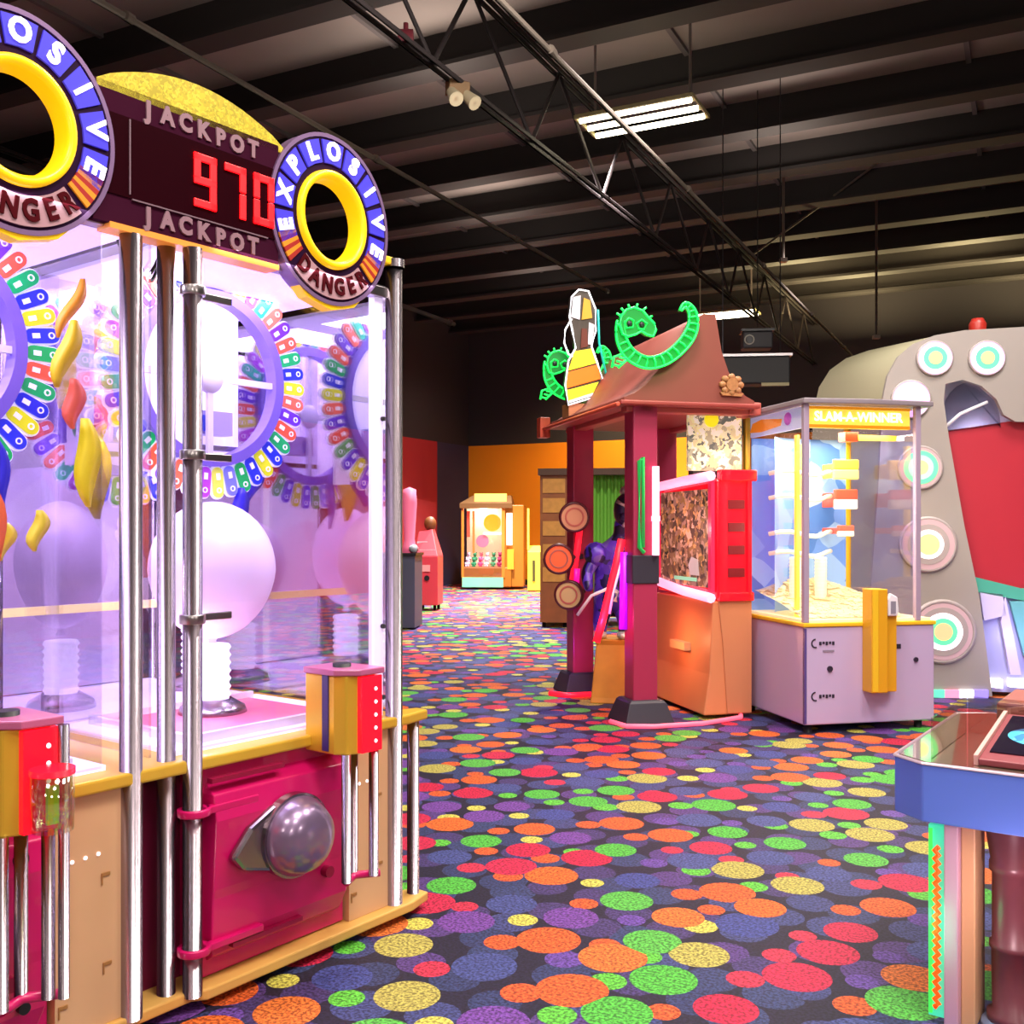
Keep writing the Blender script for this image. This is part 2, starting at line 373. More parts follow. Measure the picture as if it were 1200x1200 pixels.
# lower body
MB().box(-1.22, .93, .1, LD-.05, .065, .745).build('lower_body', mat('plum_body', '#6d0a33', .5), BG)
def bay(ox):
    # maple side panel
    mb = MB(); mb.box(ox+.71, ox+.915, .0, .05, .065, .745)
    mb.m(1)
    for i, (dx, z) in enumerate(((.76, .56), (.80, .562), (.84, .564))): mb.disc(.006, -.004, .0, (ox+dx, z), 10)
    mb.m(2)
    for dx, z in ((.735, .46), (.735, .435), (.865, .5), (.87, .24), (.735, .16)):
        mb.box(ox+dx-.012, ox+dx+.012, -.004, 0, z-.006, z+.006); mb.box(ox+dx-.016, ox+dx-.011, -.004, 0, z-.03, z+.006)
    mb.build('maple_side_panel', [maple, led_white, mat('tan_mark', '#a5743f', .5)], BG, .003)
    # magenta front: main sheet, bulged belly, lower recess
    mb = MB(); mb.box(ox+.06, ox+.70, .02, .1, .07, .74)
    rings = []
    for z, d in ((.12, 0), (.14, -.03), (.2, -.05), (.33, -.055), (.36, -.06), (.58, -.075), (.66, -.06), (.69, 0)):
        w = .015 if d > -.04 else 0
        rings.append([(ox+.09+w, .03, z), (ox+.67-w, .03, z), (ox+.67-w, d+.02, z), (ox+.09+w, d+.02, z)])
    mb.loft(rings, smooth=False)
    mb.build('control_panel', magenta, BG, .012)
    MB().box(ox+.16, ox+.45, -.045, -.02, .16, .175).build('panel_trim', magenta_d, BG); MB().box(ox+.08, ox+.37, -.045, -.02, .70, .715).build('panel_trim', magenta_d, BG); MB().disc(.02, -.062, -.02, (ox+.56, .3), 16).build('panel_button', magenta_d, BG)
    # chrome scoop with clear dome
    mb = MB()
    mb.prism([(ox+.13, .46), (ox+.2, .54), (ox+.3, .59), (ox+.42, .59), (ox+.48, .52), (ox+.48, .43), (ox+.4, .36), (ox+.28, .38), (ox+.17, .41)], -.085, -.05, 'y')
    mb.build('scoop_plate', chrome, BG, .012)
    mb = MB(); mb.lathe([(0, .12), (.06, .115), (.105, .09), (.13, .04), (.135, .0), (.1, .0), (.09, -.01), (0, -.01)],
                        Matrix.Translation((ox+.385, -.07, .475)) @ Matrix.Rotation(PI/2, 4, 'X'), 32)
    d = mb.build('scoop_dome', mat('smoky_dome', '#8a7494', .28, .55, coat=.7), BG)
    mb = MB(); mb.annulus(.115, .14, -.095, -.06, (ox+.385, .475)); mb.build('dome_ring', chrome, d)
    # straps gripping the corner post
    for z, ln in ((.62, .2), (.19, .22)):
        mb = MB(); mb.annulus(.0, .0, 0, 0) if False else None
        mb.lathe([(.036, -.012), (.052, -.012), (.052, .012), (.036, .012), (.036, -.012)], Matrix.Translation((ox+.03, -.02, z)), 16)
        mb.box(ox+.06, ox+.06+ln, -.05, -.02, z-.012, z+.012); mb.build('strap', magenta, BG, .004)
    # posts: pair at the left corner of the bay, tall post at its right end, bumper
    for x, y, r, z0, z1, nm in ((.025, -.02, .03, .05, 2.372, 'corner_post'), (-.035, .03, .028, .05, 2.372, 'corner_post'), (.945, .0, .033, .05, 2.5 if ox == 0 else 2.372, 'end_post')):
        mb = MB(); mb.cyl((ox+x, y, z0), (ox+x, y, z1), r, n=20)
        if nm == 'end_post' and ox == 0:
            mb.cyl((ox+x, y, z1), (ox+x, y, z1+.03), r*1.25, n=20)
        mb.build(nm, chrome, BG)
    # joystick box
    bx0, bx1, by = ox+.50-(.05 if ox else 0), ox+.64-(.05 if ox else 0), -.205
    mb = MB(); mb.prism([(bx0, 0), (bx0, by+.06), (bx0+.02, by+.02), (bx0+.06, by), (bx1, by), (bx1, 0)], .73, 1.0, 'z')
    jb = mb.build('joystick_box', [mat('brass_side', '#e6bb3c', .25, .4)], BG, .006)
    mb = MB(); mb.box(bx0+.055, bx1+.012, by-.02, -.02, .735, .995); mb.m(1)
    for i in range(5): mb.ball((bx0+.12, by-.02, .77+.045*i), .007, 8)
    mb.build('red_lens', [red_clear, led_white], jb, .006)
    mb = MB(); mb.prism([(bx0-.01, 0), (bx0-.01, by+.05), (bx0+.05, by-.02), (bx1+.02, by-.025), (bx1+.02, 0)], 1.0, 1.022, 'z')
    mb.build('box_lid', mat('lid_rose', '#b8628c', .3, coat=.3), jb, .004)
    mb = MB(); mb.cyl((bx0+.07, -.11, 1.02), (bx0+.07, -.11, 1.035), .032); mb.build('button', black, jb)
    mb = MB(); mb.box(bx0-.004, bx0, by+.085, by+.115, .74, 1.0); mb.build('side_stripe', mat('stripe_purple', '#38286c', .4), jb)
    for x, y in ((bx0+.02, by+.02), (bx1-.01, by+.0), (bx1-.05, by+.06)):
        mb = MB(); mb.cyl((x, y, .30), (x, y, .735), .017); mb.build('support_rod', chrome, jb)
    mb = MB(); mb.tube([(bx0+.02, by+.02, .30), (bx0+.05, by+.04, .295), (bx0+.09, by+.05, .3), (bx1+.02, by+.0, .3)], .014); mb.build('rod_bracket', magenta, jb)
    # glazing: front pane
    mb = MB(); mb.box(ox+.07, ox+.87, .03, .036, .80, 2.40); mb.build('front_pane', clear, BG)
    # lit edge strip beside the end post
    if ox == 0:
      mb = MB(); mb.box(ox+.86, ox+.905, .02, .05, .79, 2.40); mb.m(1)
      for z in (.86, 1.13, 1.92): mb.disc(.009, .008, .02, (ox+.90, z), 10)
      mb.build('edge_strip', [mat('edge_glow', '#e6dcfa', .4, emit=.5, ehx='#dccbff'), black], BG)
    # top rail
    mb = MB(); mb.box(ox+.0, ox+.94, .0, .05, 2.38, 2.42); mb.build('top_rail', steel, BG, .004)
    # pane brackets
    for z in (1.22, 1.73, 2.24):
        mb = MB(); mb.box(ox+.03, ox+.2, .012, .028, z-.012, z+.012)
        mb.lathe([(.03, -.015), (.04, -.015), (.04, .015), (.03, .015), (.03, -.015)], Matrix.Translation((ox+.025, -.02, z)), 14); mb.build('pane_bracket', steel, BG, .003)
    # deck inside: pink field edged in white
    mb = MB(); mb.box(ox+.02, ox+.9, .06, .76, .785, .80); mb.box(ox+.02, ox+.9, .82, 1.54, .785, .80); mb.m(1).box(ox+.12, ox+.8, .12, .68, .80, .806); mb.m(2)
    mb.box(ox+.1, ox+.82, .10, .12, .80, .83); mb.box(ox+.1, ox+.82, .68, .70, .80, .83); mb.box(ox+.1, ox+.12, .1, .7, .80, .83)
    mb.build('play_deck', [lav_glow, deck_pink, white], BG)
bay(0); bay(-PIT)
# lower cup on the left bay's joystick box
bx0, by = -PIT+.45, -.205
mb = MB(); mb.lathe([(.0, .0), (.05, .0), (.052, .14), (.047, .14), (.045, .008), (0, .008)], Matrix.Translation((bx0+.10, by-.075, .75)), 24)
mb.build('ticket_cup', glass('cup_glass', '#f0f6e8', .25), BG)
mb = MB(); mb.box(bx0+.085, bx0+.115, by-.08, by-.07, .765, .86); mb.build('cup_insert', mat('lime_strip', '#9cc015', .4, emit=.4), BG)
mb = MB(); mb.cyl((bx0+.1, by-.075, .89), (bx0+.1, by-.075, .905), .054); mb.build('cup_rim', red_clear, BG)
mb = MB(); mb.cyl((bx0+.155, by-.03, .3), (bx0+.155, by-.03, 1.0), .014); mb.build('corner_rod', chrome, BG)
mb = MB(); mb.disc(.022, -.05, -.03, (-PIT+.59, .62), 20); mb.m(1).box(-PIT+.575, -PIT+.605, -.055, -.05, .615, .625); 
mb.build('panel_lock', [black, chrome], BG); MB().disc(.016, -.05, -.03, (-PIT+.6, .22), 20).build('panel_lock', black, BG)
mb = MB(); mb.cyl((1.075, .02, .04), (1.075, .02, .78), .024, n=18); mb.build('bumper_post', chrome, BG)
# bay separators and far panes
for x, nm in ((.985, 'side_pane'), (-.085, 'side_pane')):
    MB().box(x-.004, x+.004, .04, LD-.04, .80, 2.40).build(nm, mirrorish, BG)
MB().box(-1.22, .96, LD-.03, LD-.024, .80, 2.40).build('rear_pane', clear, BG)
MB().box(-1.22, .96, .79, .80, .80, 2.40).build('middle_pane', glass('middle_acrylic', '#f6f0ff', .05), BG)
MB().box(-1.22, .96, .785, .805, 1.195, 1.225).build('middle_rail', mat('rail_yellow', '#f6e6a0', .4, emit=.55, ehx='#ffe9a0'), BG)
for x, y in ((.945, LD), (-.035, LD), (.03, LD), (-.16, LD), (-.19, .8)):
    mb = MB(); mb.cyl((x, y, .05), (x, y, 2.44), .03, n=16); mb.build('rear_post', chrome, BG)
# roof of the cabinet with light panel under it
mb = MB(); mb.box(-1.22, .97, .05, LD, 2.42, 2.44); mb.build('cabinet_roof', dark, BG)
mb = MB(); mb.box(-1.2, -.1, .12, LD-.1, 2.405, 2.419); mb.box(0.02, .92, .12, LD-.1, 2.405, 2.419); mb.build('roof_light_panel', mat('roof_glow', '#eee4ff', .5, emit=.75, ehx='#e7d9ff'), BG)
# rear sign board seen through the rings
mb = MB(); mb.box(-1.2, .95, LD-.04, LD, 2.44, 2.68); mb.build('rear_sign_board', mat('rear_board', '#d9cdf0', .5, emit=.4, ehx='#cdbdf2'), BG)
pale_back = busy('pale_back', ['#f0eaf4', '#e8e0f0', '#f4e2ee', '#e4dcee', '#f6f0f8', '#f0d8e4'], 5, .45)
MB().box(.05, .80, 1.50, 1.52, .81, 2.38).build('rear_panel', pale_back, BG)
MB().box(.22, .24, .9, 1.5, 1.75, 2.38).build('housing_panel', pale_back, BG)
# hanging wires
mb = MB()
for a, b, s in (((-.155, .1, 2.38), (.0, .12, 2.36), .09), ((-.09, .1, 2.38), (.02, .14, 2.38), .1)):
    a, b = Vector(a), Vector(b)
    mb.tube([a.lerp(b, i/10)-Vector((0, 0, s*4*(i/10)*(1-i/10))) for i in range(11)], .006, 6)
mb.build('wire', black, BG)

# ---- wheels, balloons, light columns
PILL = ['#1fae5c', '#2b35d8', '#d9dc28', '#2430cf', '#17a862', '#ef5a43', '#6a2fd0', '#f26a55', '#25c39a', '#b646d8', '#e6ea5c', '#7a7df0']
pill_white = mat('pill_rim', '#f4f2ff', .4, emit=.55, ehx='#efeaff')
pill_mesh = []
for i, c in enumerate(PILL):
    mb = MB()
    def stad(l, w, y0, y1, k):
        pts = [(l/2-w/2+w/2*math.cos(a), w/2*math.sin(a)) for a in [(-PI/2+PI*j/8) for j in range(9)]]
        pts += [(-l/2+w/2-w/2*math.cos(a), -w/2*math.sin(a)) for a in [(-PI/2+PI*j/8) for j in range(9)]]
        mb.m(k).prism(pts, y0, y1, 'y')
    stad(.128, .058, -.006, .006, 0); stad(.116, .048, -.014, -.005, 1)
    mb.m(0).annulus(.007, .011, -.017, -.013, (.03, 0), 14); mb.box(-.035, -.01, -.017, -.013, -.008, .008)
    me = mb.build('pill_proto', [pill_white, mat('pill_%d' % i, c, .3, emit=.55, ehx=c)])
    pill_mesh.append(me.data); bpy.data.objects.remove(me)
NP = 42
def wheel(cx, cy, cz, name='prize_wheel', off=0):
    w = MB(); w.annulus(.325, .405, .006, .016, (0, 0), 64)
    o = w.build(name, mat('wheel_disc', '#b8a8dc', .35, emit=.12, ehx='#c9b8f0'), BG); o.location = (cx, cy, cz)
    mb = MB(); mb.annulus(.295, .335, -.03, .03, (0, 0), 64); mb.build('wheel_track', purple_p, o)
    for i in range(NP):
        a = 2*PI*i/NP
        p = bpy.data.objects.new('pill_light', pill_mesh[(i+off) % len(PILL)]); COL.objects.link(p); p.parent = o
        p.location = (.395*math.cos(a), -.002, .395*math.sin(a)); p.rotation_euler = (0, -a, 0)
    mb = MB(); mb.ball((0, 0, 0), (.06, .03, .06), 16); mb.box(-.3, .3, -.008, .008, -.012, .012); mb.box(-.012, .012, -.008, .008, -.3, .3)
    mb.build('wheel_hub', white, o)
    return o
wheel(.478, .51, 2.07, off=2); wheel(.55-PIT, .51, 2.07, off=0); wheel(.478, 1.09, 2.05, off=5)
def balloon(x, y, z, r=.235, rz=.26, balloon_m=balloon_m):
    M = Matrix.Translation((x, y, z))
    prof = [(0, -rz)]+[(r*math.sin(a)*(1-.08*max(0, math.cos(a))), -rz*math.cos(a)) for a in [PI*j/20 for j in range(1, 20)]]+[(0, rz)]
    mb = MB(); mb.lathe(prof, M, 32); b = mb.build('balloon', balloon_m, BG)
    mb = MB(); mb.lathe([(.014, -rz-.03), (.022, -rz-.025), (.012, -rz-.01), (.02, -rz+.004)], M, 12); mb.build('balloon_knot', balloon_m, b)
    # ribbed light column under it
    zz = .80; mb = MB(); prof = [(0, zz)]
    while zz < z-rz-.04:
        prof += [(.06, zz), (.068, zz+.012), (.06, zz+.024)]; zz += .03
    prof += [(0, zz)]
    mb.lathe(prof, Matrix.Translation((x, y, 0)), 20); mb.build('light_column', led_white, BG)
    mb = MB(); mb.lathe([(.06, .80), (.13, .80), (.12, .83), (.07, .86)], Matrix.Translation((x, y, 0)), 24); mb.build('column_foot', chrome, BG)
balloon(.50, .52, 1.345); balloon(.5-PIT, .52, 1.345); balloon(.22, 1.10, 1.36, .17, .25, mat('balloon_rear_glow', '#f4e6fa', .35, emit=.6, ehx='#efd4fa')); balloon(.86, 1.12, 1.33, .2, .22)  # rear balloon has a glowing latex copy in place of light on it
# white light bars and carriage in the middle of the wheels
for ox, oy in ((0, 0), (-PIT, 0), (0, .58)):
    mb = MB(); mb.box(ox+.49, ox+.53, .56+oy, .6+oy, 1.95, 2.38); mb.build('light_bar', led_white, BG)
    mb = MB(); mb.box(ox+.38, ox+.66, .66+oy, .70+oy, 1.74, 2.38); mb.box(ox+.34, ox+.38, .60+oy, .70+oy, 1.70, 2.38); mb.box(ox+.66, ox+.68, .60+oy, .7+oy, 1.7, 2.38); mb.build('wheel_housing', lav_glow if not ox else white, BG)
    mb = MB(); mb.box(ox+.43, ox+.6, .53+oy, .6+oy, 1.86, 1.95); mb.m(1).box(ox+.45, ox+.5, .52+oy, .54+oy, 1.87, 1.93); mb.m(2).box(ox+.4, ox+.66, .54+oy, .58+oy, 1.80, 1.82)
    mb.build('pin_carriage', [mat('carriage_lilac', '#b8a8e0', .35), mat('blue_part', '#3140c8', .3), chrome], BG)
# streamers hung round the wheels
def streamer(x, y, z, l, w, tilt, c):
    mb = MB(); rings = []
    for i in range(9):
        t = i/8; ww = w*(.25+1.5*math.sin(PI*min(1, t*.9+.08)))*.6
        cx = x+tilt*t*l+.012*math.sin(6*t); cz = z-l*t
        rings.append([(cx-ww/2, y, cz), (cx, y-.012, cz), (cx+ww/2, y, cz), (cx, y+.006, cz)])
    mb.loft(rings); mb.build('streamer', mat('streamer_'+c.strip('#'), c, .45), BG)
for a in ((-.145, .3, 1.85, .28, .085, .05, '#f4e21a'), (-.17, .32, 2.16, .22, .07, -.25, '#eecb1a'), (-.13, .34, 2.30, .2, .05, -.4, '#f0a020'), (-.15, .36, 1.98, .16, .07, .0, '#f06a50'), (-.24, .40, 1.56, .13, .06, -.1, '#f0e03a'), (.62, .50, 1.66, .24, .09, -.25, '#3a2fd6'), (.72, .52, 1.74, .14, .07, -.4, '#4430d0'), (.47, .49, 1.58, .16, .05, .2, '#f0455a'), (.52, .49, 1.58, .17, .05, .5, '#ff7fa8'),
          (-.38, .46, 1.66, .33, .09, .1, '#ff7a20'), (-.335, .48, 1.78, .25, .05, .1, '#2b28c8'), (-.36, .5, 1.55, .3, .06, -.2, '#5a48d0'), (-.30, .5, 1.52, .12, .07, -.1, '#f0e03a'),
          (.30, 1.0, 1.88, .34, .12, .05, '#f4e21a'), (.27, 1.0, 2.26, .30, .09, -.35, '#eecb1a'), (.30, 1.0, 2.02, .22, .1, .05, '#f06a50'), (.38, 1.0, 2.4, .3, .07, -.45, '#f0a020'),
          (.22, 1.02, 2.1, .2, .07, .0, '#e05080'), (.42, .98, 1.8, .3, .06, .1, '#5a58c8'), (.24, 1.0, 2.0, .16, .05, .0, '#60d080')):
    streamer(*a)

# ---- marquee: panel, crest, rings
MY0, MY1 = -.025, .04
PX0, PX1 = -.31, .36
mb = MB(); mb.box(PX0, PX1, MY0, MY1, 2.385, 2.79); mb.build('marquee_board', mat('marquee_maroon', '#3a0e26', .95), BG)
mb = MB(); mb.box(PX0+.04, PX1-.005, MY0-.004, MY0, 2.470, 2.705); mb.m(1).box(-.2, -.196, MY0-.008, MY0-.002, 2.48, 2.70); mb.box(-.19, .31, MY0-.008, MY0-.002, 2.465, 2.469)
disp = mb.build('jackpot_display', [mat('display_black', '#26060e', .2), mat('display_edge', '#7d6470', .4)], BG)
# seven segment digits 9 7 0
SEG = {'9': 'abcdfg', '7': 'abc', '0': 'abcdef'}
def digit(mb, ch, x, z, w, h, y):
    t = .029
    sg = {'a': (x-w/2, x+w/2, z+h/2-t, z+h/2), 'd': (x-w/2, x+w/2, z-h/2, z-h/2+t), 'g': (x-w/2, x+w/2, z-t/2, z+t/2),
          'f': (x-w/2, x-w/2+t, z, z+h/2), 'b': (x+w/2-t, x+w/2, z, z+h/2), 'e': (x-w/2, x-w/2+t, z-h/2, z), 'c': (x+w/2-t, x+w/2, z-h/2, z)}
    for s_ in SEG[ch]:
        a = sg[s_]; mb.box(a[0]+.002, a[1]-.002, y-.006, y, a[2]+.002, a[3]-.002)
digit_m = mat('digit_red', '#ff1a20', .4, emit=2.2, ehx='#ff0a14')
for i, ch in enumerate('970'):
    mb = MB(); digit(mb, ch, .062+i*.115, 2.586, .088, .172, MY0-.006); mb.build('digit', digit_m, disp, .004)
jl = mat('jackpot_letters', '#94707c', .4)
for z in (2.745, 2.428):
    for i, ch in enumerate('JACKPOT'):
        MB().text(ch, .072, FRONT(-.135+i*.0645, MY0-.003, z+.004*math.sin(i)), .006, .004, .9).build('jackpot_letter', jl, disp)
mb = MB()                       # yellow crest and border
arc = [(-.30+.68*i/16, 2.79+.095*math.sin(PI*i/16)**.8) for i in range(17)]
mb.prism([(-.30, 2.77)]+arc+[(.38, 2.77)], MY0, MY1, 'y'); mb.build('crest', busy('crest_yellow', ['#c9b416', '#d8c61c', '#b8a612', '#e0cf30'], 60), BG)
yel = mat('yellow_border', '#f2c81c', .35, emit=.35, ehx='#f0b810')
mb = MB(); mb.box(-.26, .36, MY0-.004, MY1, 2.37, 2.388); mb.build('lower_border', mat('orange_border', '#f0963a', .4, emit=.3), BG)
tile_b = mat('tile_blue', '#3d35c0', .35, emit=.5, ehx='#4a40e0'); ring_dk = mat('ring_plum', '#2a1030', .4)
let_w = mat('letter_white', '#ffffff', .4, emit=1.3, ehx='#fff2ff'); plate_g = mat('danger_plate', '#b88f98', .9)
let_r = mat('danger_letters', '#4a0812', .9)
str_y = mat('stripe_orange', '#e08a1c', .4, emit=.3); str_r = mat('stripe_red', '#a3221a', .4, emit=.2)
yring = mat('yellow_ring', '#ffd21a', .3, emit=.55, ehx='#ffc400')
def ring_sign(cx, cz):
    R0 = .297
    mb = MB(); mb.annulus(.165, R0-.01, -.03, .02, (0, 0), 64)
    o = mb.build('ring_sign', ring_dk, BG); o.location = (cx, 0, cz); o.scale = (.93, 1, 1)
    mb = MB(); mb.annulus(R0-.01, R0+.004, -.034, .024, (0, 0), 64)
    mb.m(1).prism([(-.22, -.2), (-.12, -.29), (0, -.318), (.12, -.29), (.22, -.2), (.2, -.19), (.1, -.275), (0, -.296), (-.1, -.275), (-.2, -.19)], -.028, .02, 'y')
    mb.build('ring_border', [mat('border_bronze', '#8d6f9a', .35, .4), yel], o)
    mb = MB(); mb.lathe([(.138, -.02), (.142, .035), (.15, .048), (.163, .052), (.172, .044), (.176, .0)], Matrix.Rotation(PI/2, 4, 'X'), 64)
    mb.build('yellow_ring', yring, o)
    word = 'EXPLOSIVE'
    for i, ch in enumerate(word):
        a = math.radians(196-i*(212/8)); c, s_ = math.cos(a), math.sin(a)
        # tile: wedge
        h = math.radians(11.4); pts = []
        for rr, aa in ((.198, a-h), (.198, a), (.198, a+h), (.278, a+h), (.278, a), (.278, a-h)): pts.append((rr*math.cos(aa), rr*math.sin(aa)))
        MB().prism(pts, -.037, -.028, 'y').build('letter_tile', tile_b, o)
        MB().text(ch, .088, Matrix.Translation((.238*c, -.04, .238*s_)) @ Matrix.Rotation(-(a-PI/2), 4, 'Y') @ Matrix.Rotation(PI/2, 4, 'X'), .006, .003, .95).build('sign_letter', let_w, o)
    for side in (0, 1):
        mb = MB(); am = math.radians(-31 if side == 0 else 211)
        for j in range(6):
            a0 = am+math.radians(-10.5+j*3.5); pts = [(.198*math.cos(a0), .198*math.sin(a0)), (.278*math.cos(a0), .278*math.sin(a0)), (.278*math.cos(a0+.0611), .278*math.sin(a0+.0611)), (.198*math.cos(a0+.0611), .198*math.sin(a0+.0611))]
            mb.m(j % 2).prism(pts, -.037, -.028, 'y')
        mb.build('striped_tile', [str_y, str_r], o)
    mb = MB(); mb.annulus(.196, .278, -.037, -.028, (0, 0), 24, math.radians(-133), math.radians(-47)); mb.build('danger_plate', plate_g, o)
    for i, ch in enumerate('DANGER'):
        a = math.radians(-128+i*(76/5)); c, s_ = math.cos(a), math.sin(a)
        MB().text(ch, .082, Matrix.Translation((.237*c, -.04, .237*s_)) @ Matrix.Rotation(-(a+PI/2), 4, 'Y') @ Matrix.Rotation(PI/2, 4, 'X'), .006, .003, .85).build('danger_letter', let_r, o)
ring_sign(.597, 2.595); ring_sign(.597-1.125, 2.59)
# yellow cap behind the right ring
mb = MB(); mb.box(.88, .97, -.02, .03, 2.505, 2.535); mb.build('post_cap', yel, BG, .006)
# lamps inside the cabinet
for x, y, p in ((.45, .3, 14), (.45, 1.15, 14), (-.68, .3, 14), (-.68, 1.15, 14)):
    a_ = area((x, y, 2.40), .7, p*1.3, '#f8f0ff'); a_.parent = BG
for x in (.3, -.8):
    point((x, .35, .95), 4, '#f6dcff', .1, BG)
point((.45, .86, 2.1), 12, '#fff0ff', 0, BG); point((.05, .84, 1.8), 5, '#fce8ff', 0, BG)  # added fill points that brighten the rear streamers

# ================================================================== 2. square coin pusher with purple-lit white base
CP = thing('coin_pusher_game', (2.14, 7.5, 0), math.atan2(.216, .9765), 'tall glass coin pusher with purple-lit white base and yellow lit top, beside the grey arch', 'arcade game')
lit_white = mat('purple_lit_cabinet', '#c3aed6', .35, coat=.3)  # white cabinet with the purple light on it mixed into its colour
yellow = mat('yellow_plastic', '#eec02a', .35); yel_lit = mat('yellow_lit', '#ffe050', .4, emit=1.15, ehx='#ffdc48')
CW, CD = 1.075, 1.05; postm = mat('post_mauve', '#a895ae', .4)
mb = MB(); mb.prism([(0, 0), (CW, 0), (CW, CD), (0, CD)], .06, .78, 'z'); mb.build('cabinet_base', lit_white, CP, .01)
mb = MB(); mb.box(.0, .018, -.004, .02, .07, .77); mb.build('corner_trim', mat('corner_purple', '#5b4a8c', .3), CP)
for x, y in ((.06, .06), (CW-.1, .06), (.06, CD-.06), (CW-.1, CD-.06)):
    mb = MB(); mb.cyl((x, y, 0), (x, y, .06), .03); mb.build('foot', black, CP)
mb = MB(); mb.box(-.01, CW+.01, -.01, CD+.01, .78, .81); mb.build('rim', yellow, CP, .006)
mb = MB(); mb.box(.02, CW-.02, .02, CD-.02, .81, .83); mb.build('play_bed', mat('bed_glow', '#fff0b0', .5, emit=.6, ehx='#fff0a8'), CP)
for x, y, m_ in ((.02, .02, postm), (.94, .02, postm), (.02, 1.0, yellow), (.94, 1.0, yellow)):  # rear right post coloured yellow for the yellow light falling on it
    mb = MB(); mb.box(x-.022, x+.022, y-.022, y+.022, .81, 2.42); mb.build('glass_post', m_, CP, .006)
mb = MB(); mb.prism([(-.02, -.03), (.5, -.07), (1.05, -.03), (1.05, 1.04), (-.04, 1.04)], 2.42, 2.46, 'z'); mb.build('top_cap', mat('cap_grey', '#8a7f88', .4), CP, .008)
MB().box(.04, .92, .015, .021, .81, 2.42).build('front_pane', clear, CP)
MB().box(.012, .018, .04, .98, .81, 2.42).build('side_pane', clear, CP)
MB().box(.942, .948, .04, .98, .81, 2.42).build('side_pane', clear, CP)
mb = MB(); mb.box(.05, .90, .05, .08, 2.25, 2.41); mb.m(1).box(.05, .90, .045, .05, 2.25, 2.275); mb.m(1).box(.05, .9, .045, .05, 2.39, 2.41)
sg = mb.build('lit_sign', [yel_lit, mat('sign_orange', '#f2a01a', .4, emit=.7)], CP)
mb = MB(); mb.text('SLAM-A-WINNER', .10, FRONT(.47, .044, 2.333), .006, .002, .95); mb.build('sign_lettering', mat('sign_white', '#fffdf0', .4, emit=1.2), sg)
mb = MB(); mb.box(.03, .05, .1, .95, 2.25, 2.41); s2 = mb.build('side_sign', mat('side_sign', '#cfd6ea', .4, emit=.4), CP)
mb = MB(); mb.m(0).prism([(.75, 2.28), (.95, 2.29), (.9, 2.36), (.74, 2.38), (.4, 2.35), (.42, 2.30)], .024, .03, 'x'); mb.m(1).ball((.025, .3, 2.34), (.01, .06, .05), 12)
mb.build('side_graphic', [mat('graphic_orange', '#f28a1c', .4, emit=.6), mat('graphic_magenta', '#c055b8', .4, emit=.4)], s2)
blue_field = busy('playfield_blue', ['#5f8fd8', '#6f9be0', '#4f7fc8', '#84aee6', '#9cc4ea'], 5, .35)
mb = MB()
pts = [(.5+.42*math.cos(a), .52+.42*math.sin(a)) for a in [PI*.5+PI*.35*i/14 for i in range(15)]]
rings = [[(x, y, .83), (x, y, 2.25)] for x, y in pts]
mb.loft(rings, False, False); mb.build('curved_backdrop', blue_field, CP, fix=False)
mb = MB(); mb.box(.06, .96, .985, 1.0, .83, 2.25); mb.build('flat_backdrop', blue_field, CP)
mb = MB(); mb.box(.44, .47, .86, .92, .83, 2.2); mb.box(.10, .125, .30, .34, .83, 2.22); mb.build('yellow_column', yel_lit, CP)
mb = MB(); mb.box(.45, .56, .2, .3, 2.17, 2.24); mb.m(1).box(.56, .9, .22, .26, 2.18, 2.22); mb.build('beacon', [mat('beacon_red', '#e03a1c', .3, emit=.7), yel_lit], CP)
# plaques on the backdrop
for x0, x1, z0, z1, a, b in ((.59, .81, 1.90, 2.06, '#f0c840', '#f6e27a'), (.60, .80, 1.66, 1.82, '#e8543c', '#f6ead0'), (.63, .77, 1.44, 1.53, '#e86048', '#f0d8c0')):
    mb = MB(); mb.box(x0, x1, .60, .64, (z0+z1)/2, z1); mb.m(1).box(x0, x1, .60, .64, z0, (z0+z1)/2); mb.m(0).box((x0+x1)/2-.01, (x0+x1)/2+.01, .64, .98, z0+.02, z1-.02)
    mb.build('prize_plaque', [mat('pl'+a, a, .4, emit=.55), mat('pl'+b, b, .4, emit=.5)], CP, .01)
for z in (1.46, 1.3, 1.75, 1.95):
    mb = MB(); mb.tube([(.12+.55*i/8, .80-.3*math.sin(PI*i/8)*.5, z+.02*math.sin(i)) for i in range(9)], .018); mb.build('coin_rail', mat('rail_pale', '#f6f0c8', .3, emit=.45), CP)
for x, y, z in ((.30, .7, .83), (.48, .62, .83)):
    prof = [(0, z)]
    for j in range(16): prof += [(.045, z+.028*j), (.05, z+.028*j+.01), (.045, z+.028*j+.024)]
    mb = MB(); mb.lathe(prof+[(0, z+.45)], Matrix.Translation((x, y, 0)), 16); mb.build('coin_tower', MATS['rail_pale'], CP)
